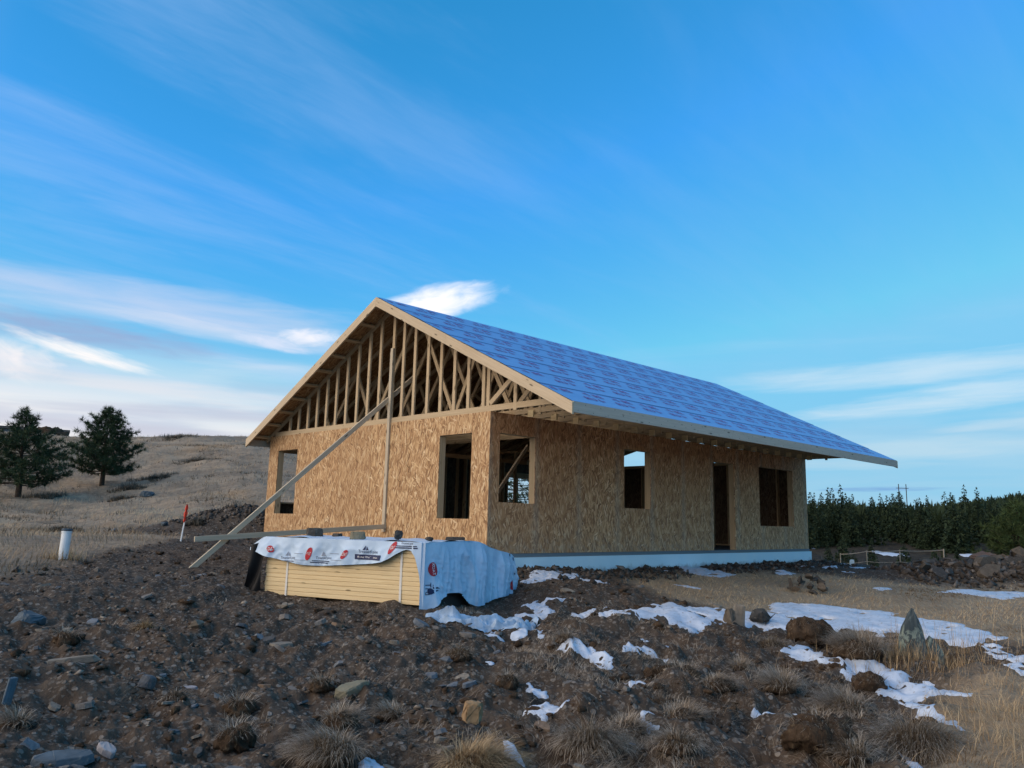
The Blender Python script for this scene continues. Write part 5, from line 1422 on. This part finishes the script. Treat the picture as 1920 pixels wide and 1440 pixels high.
# ------------------------------------------------------------------ pines
def tube(V, F, p0, p1, r0, r1, n=6):
    p0 = Vector(p0); p1 = Vector(p1); d = (p1 - p0).normalized(); u = d.orthogonal().normalized(); w = d.cross(u); k = len(V)
    for p, r in ((p0, r0), (p1, r1)):
        for i in range(n):
            a = 2 * math.pi * i / n; V.append(p + (u * math.cos(a) + w * math.sin(a)) * r)
    for i in range(n): F.append((k + i, k + (i + 1) % n, k + n + (i + 1) % n, k + n + i))
def tufts(cent, axis, size, per, width):
    """needle tufts: a burst of thin triangles round each centre"""
    n = len(cent); C_ = np.repeat(cent, per, 0); A_ = np.repeat(axis, per, 0); S_ = np.repeat(size, per)
    D = rng.normal(0, 1, (n * per, 3)) + A_ * .9; D /= np.linalg.norm(D, axis=1)[:, None]
    side = np.cross(D, rng.normal(0, 1, (n * per, 3))); side /= np.linalg.norm(side, axis=1)[:, None] + 1e-9
    L = S_ * rng.uniform(.6, 1.1, n * per); W_ = S_ * width
    P0 = C_ + side * W_[:, None] * .5; P1 = C_ - side * W_[:, None] * .5; P2 = C_ + D * L[:, None] + side * W_[:, None] * .15
    V = np.stack([P0, P1, P2], 1).reshape(-1, 3); T = np.arange(len(V)).reshape(-1, 3)
    tint = np.repeat(np.repeat(rng.rand(n), per) * .7 + .3 * rng.rand(n * per), 3); al = np.tile([0., 0., 1.], n * per)
    return V, T, tint, al
def pine(x, y, hgt, rad, label, seed, mat, shape, clear=.12, nb=90, tuft=.26, per=26, low=(), dens=1.0, group=None, cat='tree'):
    r = random.Random(seed); t = thing('pine_tree', label, cat, (x, y, g1(x, y)), 0, group)
    V = []; F = []
    lean = Vector((r.uniform(-.03, .03), r.uniform(-.03, .03), 0)); seg = 8
    for i in range(seg):
        a, c = i / seg, (i + 1) / seg
        q0 = Vector((lean.x * hgt * a + .02 * math.sin(a * 9), lean.y * hgt * a, hgt * .96 * a - .15 * (i == 0))); q1 = Vector((lean.x * hgt * c + .02 * math.sin(c * 9), lean.y * hgt * c, hgt * .96 * c))
        tube(V, F, q0, q1, .030 * hgt * (1 - a) + .012, .030 * hgt * (1 - c) + .012, 8)
    cent = []; ax = []; sz = []
    BV = []; BF = []
    for k in range(nb):
        u = clear + (1 - clear) * (k + r.random()) / nb; a = k * 2.39996 + r.uniform(-.5, .5)
        L = rad * shape(u) * r.uniform(.55, 1.12)
        up = -.05 + .75 * u ** 1.5 + r.uniform(-.08, .12)
        p = Vector((lean.x * hgt * u, lean.y * hgt * u, hgt * .94 * u)); d = Vector((math.cos(a), math.sin(a), up)).normalized()
        mid = p + d * L * .55 + Vector((0, 0, -.03 * L)); end = p + d * L + Vector((0, 0, .10 * L))
        r0 = .006 * hgt * (1 - u) + .008
        tube(BV, BF, p, mid, r0, r0 * .6, 5); tube(BV, BF, mid, end, r0 * .6, r0 * .25, 5)
        m = max(2, int(L / tuft * 2.3 * dens))
        for j in range(m):
            f = .30 + .70 * (j + r.random()) / m
            q = p.lerp(mid, f / .55) if f < .55 else mid.lerp(end, (f - .55) / .45)
            sp_ = .33 * L * (1.15 - f) + .08
            side = Vector((-math.sin(a), math.cos(a), 0)) * r.uniform(-1, 1) * sp_
            cent.append(q + side + Vector((0, 0, r.uniform(-.04, .10)))); ax.append(d * .6 + side.normalized() * .4 * (1 if side.length > .02 else 0) + Vector((0, 0, .5))); sz.append(tuft * r.uniform(.7, 1.15))
    for k in range(5):
        cent.append(Vector((lean.x * hgt, lean.y * hgt, hgt * (.93 + .015 * k)))); ax.append(Vector((0, 0, 1.2))); sz.append(tuft * .8)
    link('trunk', mesh_pd('trunk', V, F, True), M_BARK, t, WM[t.name]); link('branches', mesh_pd('branches', BV, BF, True), M_BARK, t, WM[t.name])
    v, T, ti, al = tufts(np.array(cent), np.array(ax), np.array(sz), per, .085)
    me = mesh_np('crown', v, None, T); add_attr(me, 'tint', ti); add_attr(me, 'along', np.minimum(1, al + .5)); link('crown', me, mat, t, WM[t.name])
    return t
sh_bush = lambda u: (.55 + 1.6 * u) if u < .28 else max(.12, 1.0 - ((u - .28) / .72) ** 1.7 * .93)
sh_cone = lambda u: (.7 + .9 * u) if u < .33 else max(.08, 1.0 - ((u - .33) / .67) ** .95 * .97)
pine(3.8, 32.75, 3.95, 2.0, 'bushy dark pine with a rounded crown on the grassy hill', 4, M_NEEDLE, sh_bush, .15, 104, .28, 27, dens=1.2)
pine(-.31, 30.5, 4.1, 2.3, 'pointed pine with sweeping lower boughs at the left frame edge', 8, M_NEEDLE, sh_cone, .16, 104, .28, 25, dens=1.2)
pine(17.3, 16.8, 4.0, 1.9, 'pine seen through the corner window of the house', 15, M_NEEDLE, sh_bush, .10, 60, .30, 16)
_px, _py = world_of(32.6, 31)
pine(_px, _py, 2.7 , 1.6, 'young light green pine behind the stone heap', 21, M_NEEDLE2, sh_bush, .04, 90, .27, 26)

# ------------------------------------------------------------------ forest across the valley
def conifer_mesh(seed, narrow):
    r = random.Random(seed); nr = 22; cent = []; ax = []; sz = []
    for k in range(nr):
        u = .06 + .94 * k / (nr - 1); L = narrow * (1 - u) ** .8 * (.85 + .3 * r.random()) + .006
        m = max(3, int(11 * (1 - u) + 3))
        for j in range(m):
            a = r.uniform(0, 6.28)
            for f in ((.45, .95) if u < .8 else (.7,)):
                cent.append((math.cos(a) * L * f, math.sin(a) * L * f, u - .04 * f + r.uniform(-.015, .015))); ax.append((math.cos(a) * .9, math.sin(a) * .9, -.25)); sz.append(.038 + .055 * (1 - u))
    v, T, ti, al = tufts(np.array(cent), np.array(ax), np.array(sz), 4, .55)
    V = []; F = []; tube(V, F, (0, 0, -.05), (0, 0, .9), .012, .004, 5)
    k = len(v); v = np.vstack([v, np.array([tuple(q) for q in V])]); F = np.array(F) + k
    me = mesh_np('forest_conifer', v, F, T); add_attr(me, 'tint', np.r_[ti, np.full(len(V), .1)]); add_attr(me, 'along', np.r_[np.minimum(1, al + .6), np.zeros(len(V))])
    me.materials.append(M_FOREST); return me
CON = [conifer_mesh(40 + i, (.20, .25, .18, .28, .23, .20)[i]) for i in range(6)]
fr = random.Random(3); cnt = 0
def forest(n, th0, th1, d0, d1, hmin, hmax, label, group):
    for _ in range(n):
        th = fr.uniform(th0, th1); d = fr.uniform(d0, d1)
        if any(abs(th - a) < w and d < 196 for a, w in ((20.6, .35), (25.3, .75), (30.4, .7))): continue
        x, y = world_of(th, d); s = fr.uniform(hmin, hmax) * fr.choice((.55, .75, .88, .95, 1, 1.10))
        o = link('conifer', CON[fr.randrange(6)]); o.matrix_basis = Matrix.LocRotScale(Vector((x, y, g1(x, y) - .3)), Matrix.Rotation(fr.uniform(0, 6.28), 3, 'Z'), Vector((s * 1.0, s * 1.0, s)))
        tag(o, label, 'tree', group)
forest(76, 13, 37, 165, 185, 8.0, 11.0, 'dark conifer in the front rank of the forest across the valley', 'conifers at the near edge of the forest')
forest(98, 13, 37, 186, 225, 9.0, 11.6, 'dark conifer in the middle of the forest across the valley', 'conifers inside the forest')
forest(92, 12, 37, 226, 290, 9.8, 12.0, 'dark conifer top on the forest skyline', 'conifers on the forest skyline')
forest(44, 13, 37, 92, 150, 3.6, 6.8, 'young conifer in the brush of the valley', 'young conifers in the valley')
# brush of the valley floor and far wooded ridge, too dense to count
x, y, th, d = sample_polar(16000, 12, 40, 30, 130); n = len(x)
blades('valley_brush', x, y, height(x, y) - .02, rng.uniform(0, 6.28, n), rng.uniform(0, .7, n), rng.uniform(.25, .7, n), rng.uniform(.02, .05, n) * (d / 45), M_SAGE, .4, 2)
n = 2600; th = rng.uniform(20, 52, n); d = rng.uniform(520, 700, n)
r_ = d * np.sin(np.radians(th)); f_ = d * np.cos(np.radians(th)); x = CAM[0] + r_ * FY + f_ * FX; y = CAM[1] - r_ * FX + f_ * FY
cz = height(x, y); cent = []; V_ = []
v, T, ti, al = tufts(np.stack([x, y, cz + 1.0], -1), np.tile([[0, 0, 2.5]], (n, 1)), rng.uniform(5, 9, n), 6, .5)
me = mesh_np('far_wood', v, None, T); add_attr(me, 'tint', ti); add_attr(me, 'along', al * 0 + 1); me.materials.append(M_FOREST); tag(link('far_wood', me), kind='stuff')
n = 900; th = rng.uniform(12, 38, n); d = rng.uniform(216, 300, n)
r_ = d * np.sin(np.radians(th)); f_ = d * np.cos(np.radians(th)); x = CAM[0] + r_ * FY + f_ * FX; y = CAM[1] - r_ * FX + f_ * FY
v, T, ti, al = tufts(np.repeat(np.stack([x, y, height(x, y) + 2.5], -1), 2, 0), np.tile([[0, 0, 2.5]], (2 * n, 1)), rng.uniform(3, 6, 2 * n), 8, .5)
me = mesh_np('deep_wood', v, None, T); add_attr(me, 'tint', ti); add_attr(me, 'along', al * 0 + 1); me.materials.append(M_FOREST); tag(link('deep_wood', me), kind='stuff')
# snow lying between the trunks
for (th, d, w, dep, lab) in ((20.6, 168, 2.0, 5, 'pale snow strip under the forest edge near the house corner'), (25.3, 160, 4.5, 14, 'widest snow field glimpsed under the forest edge'), (30.4, 158, 4.5, 12, 'snow glimpsed between trunks above the stone heap')):
    cx_, cy_ = world_of(th, d); V = []; F = []; N_ = 10
    for i in range(N_ + 1):
        for j in range(N_ + 1):
            u, q = (i / N_ - .5), (j / N_ - .5); k = 1 - .3 * abs(math.sin(i * 2.1 + j))
            x = cx_ + (u * w * FY + q * dep * FX) * k; y = cy_ + (-u * w * FX + q * dep * FY) * k
            V.append((x, y, g1(x, y) + .08 - 1.2 * max(0, u * u + q * q - .2)))
    for i in range(N_):
        for j in range(N_):
            k = i * (N_ + 1) + j; F.append((k, k + N_ + 1, k + N_ + 2, k + 1))
    o = link('snow_field', mesh_pd('snow_field', V, F, True), M_SNOW); tag(o, lab, 'snow patch', 'patches of old snow')

# ------------------------------------------------------------------ far building, power line, small things
fb = thing('hilltop_building', 'low blue grey flat roofed house on the hill crest behind the pines', 'house', (11.5, 83.0, 5.85), math.radians(-14))
def rel(t, p): return WM[t.name] @ Matrix.Translation(p)
M_FBW = plain('blue_grey_siding', (.13, .20, .29), .7); M_FBR = plain('dark_roof', (.10, .09, .085), .7)
link('wall', boxes_mesh('wall', [(-6.5, -3, -1, 3.1, 3, 2.55)]), M_FBW, fb, rel(fb, (0, 0, 0)))
link('roof', boxes_mesh('roof', [(-6.9, -3.6, 2.56, 3.9, 3.4, 2.78)]), M_FBR, fb, rel(fb, (0, 0, 0)))
link('window', boxes_mesh('window', [(-5.6, -3.03, .9, -4.7, -2.99, 2.2)]), M_DARKCAP, fb, rel(fb, (0, 0, 0)))
link('window', boxes_mesh('window', [(-3.2, -3.03, .9, -2.2, -2.99, 2.2)]), M_DARKCAP, fb, rel(fb, (0, 0, 0)))
me = clod_mesh(7, (2.6, 1.8, 1.7), .25); o = link('earth_heap', me); _ex, _ey = world_of(-30.3, 73); place(o, _ex, _ey, -.15); tag(o, 'brown earth heap on the hill crest between the pines', 'earth heap')
_hx, _hy = world_of(26.35, 260)
pl = thing('power_pole', 'twin wooden power pole rising above the forest skyline', 'power pole', (_hx, _hy, g1(_hx, _hy)))
_h = .575 + 260 * (992 - 916) / 1478.0 - g1(_hx, _hy)
for s in (-1.1, 1.1):
    V = []; F = []; tube(V, F, (s * FY, -s * FX, -.5), (s * FY, -s * FX, _h), .14, .11, 6); link('pole', mesh_pd('pole', V, F), M_BARK, pl, WM[pl.name])
board('crossarm', (_hx - 1.8 * FY, _hy + 1.8 * FX, pl.location.z + _h - 1.2), (_hx + 1.8 * FY, _hy - 1.8 * FX, pl.location.z + _h - 1.2), .16, .14, (0, 0, 1), M_BARK, pl)

# white vent pipe, flagged stake
def lathe(name, prof, n=24):
    V = []; F = []
    for (r, z) in prof:
        for i in range(n): V.append((r * math.cos(2 * math.pi * i / n), r * math.sin(2 * math.pi * i / n), z))
    for j in range(len(prof) - 1):
        for i in range(n): F.append((j * n + i, j * n + (i + 1) % n, (j + 1) * n + (i + 1) % n, (j + 1) * n + i))
    F.append(tuple((len(prof) - 1) * n + i for i in range(n)))
    return mesh_pd(name, V, F, False)
x, y = PT['pipe']
pp = thing('vent_pipe', 'short white plastic pipe standing in dry grass', 'pipe', (x, y, g1(x, y))); pp.rotation_euler = (0, .03, 0)
WM[pp.name] = pp.matrix_basis.copy()
link('tube', lathe('tube', [(.074, -.2), (.074, .43), (.079, .43), (.079, .455), (.074, .46)]), M_PVC, pp, WM[pp.name])
link('cap', lathe('cap', [(.080, .461), (.082, .465), (.082, .490), (.075, .498)]), M_DARKCAP, pp, WM[pp.name])
n = 260; a = rng.uniform(0, 6.28, n); rr = .1 + np.abs(rng.normal(0, .15, n)); gx = x + np.cos(a) * rr; gy = y + np.sin(a) * rr
blades('pipe_grass', gx, gy, height(gx, gy), rng.uniform(0, 6.28, n), rng.uniform(0, .7, n), rng.uniform(.08, .26, n), rng.uniform(.005, .009, n), M_TANG, .5, 2)
x, y = PT['stake']
stx = thing('survey_stake', 'thin white stake topped with red flagging tape', 'stake', (x, y, g1(x, y))); WM[stx.name] = stx.matrix_basis.copy()
board('shaft', (x, y, stx.location.z - .1), (x + .09 * FY, y - .09 * FX, stx.location.z + .78),   .03, .025, (FY, -FX, 0), M_PVC, stx, .003)
V = []; F = []
for i in range(9):
    t = i / 8; w = .014 + .022 * math.sin(t * 3.1) + .012 * math.sin(i * 2.2)
    cx_ = .06 + .035 * t
    V += [((cx_ - w) * FY - .03 * FX, -(cx_ - w) * FX - .03 * FY, .42 + .42 * t), ((cx_ + w) * FY - .02 * FX, -(cx_ + w) * FX - .02 * FY, .44 + .40 * t), (cx_ * FY - .06 * FX, -cx_ * FX - .06 * FY, .43 + .41 * t)]
for i in range(8):
    k = 3 * i; F += [(k, k + 2, k + 5, k + 3), (k + 2, k + 1, k + 4, k + 5), (k + 1, k, k + 3, k + 4)]
link('flag', mesh_pd('flag', V, F), M_FLAG, stx, WM[stx.name])
# foam offcut and wood scraps near the far corner of the house
V_ = boxes_mesh('foam_offcut', [(-.09, -.06, -.02, .09, .06, .15), (-.07, -.05, .151, .06, .04, .17)])
o = link('foam_offcut', V_, M_FOAM); place(o, 13.0, -.9, 0, .05, .04, .4); tag(o, 'pale blue foam offcut on the earth beyond the far house corner', 'foam offcut')
# low wire fence running from behind the house towards the stone heap
fe = thing('wire_fence', 'low two strand wire fence sagging towards the stone heap', 'fence', (14.5, -1.5, g1(14.5, -1.5)))
A0, B0 = Vector((19.5, 2.2, 0)), Vector((12.6, -3.4, 0))
ptsF = [A0.lerp(B0, t) for t in (0, .33, .66, 1.0)]
for p in ptsF:
    z = g1(p.x, p.y); board('post', (p.x, p.y, z - .2), (p.x, p.y, z + .63), .026, .026, (1, 0, 0), M_WIRE, fe)
for hgt_, rad_ in ((.60, .013), (.28, .009)):
    V = []; F = []
    for i in range(3):
        a, c = ptsF[i], ptsF[i + 1]
        for j in range(4):
            q0 = a.lerp(c, j / 4); q1 = a.lerp(c, (j + 1) / 4); za, zc = g1(a.x, a.y), g1(c.x, c.y)
            f0, f1 = j / 4, (j + 1) / 4
            tube(V, F, (q0.x, q0.y, za + (zc - za) * f0 + hgt_ - .1 * f0 * (1 - f0)), (q1.x, q1.y, za + (zc - za) * f1 + hgt_ - .1 * f1 * (1 - f1)), rad_, rad_, 5)
    link('wire', mesh_pd('wire', V, F), M_WIRE, fe)
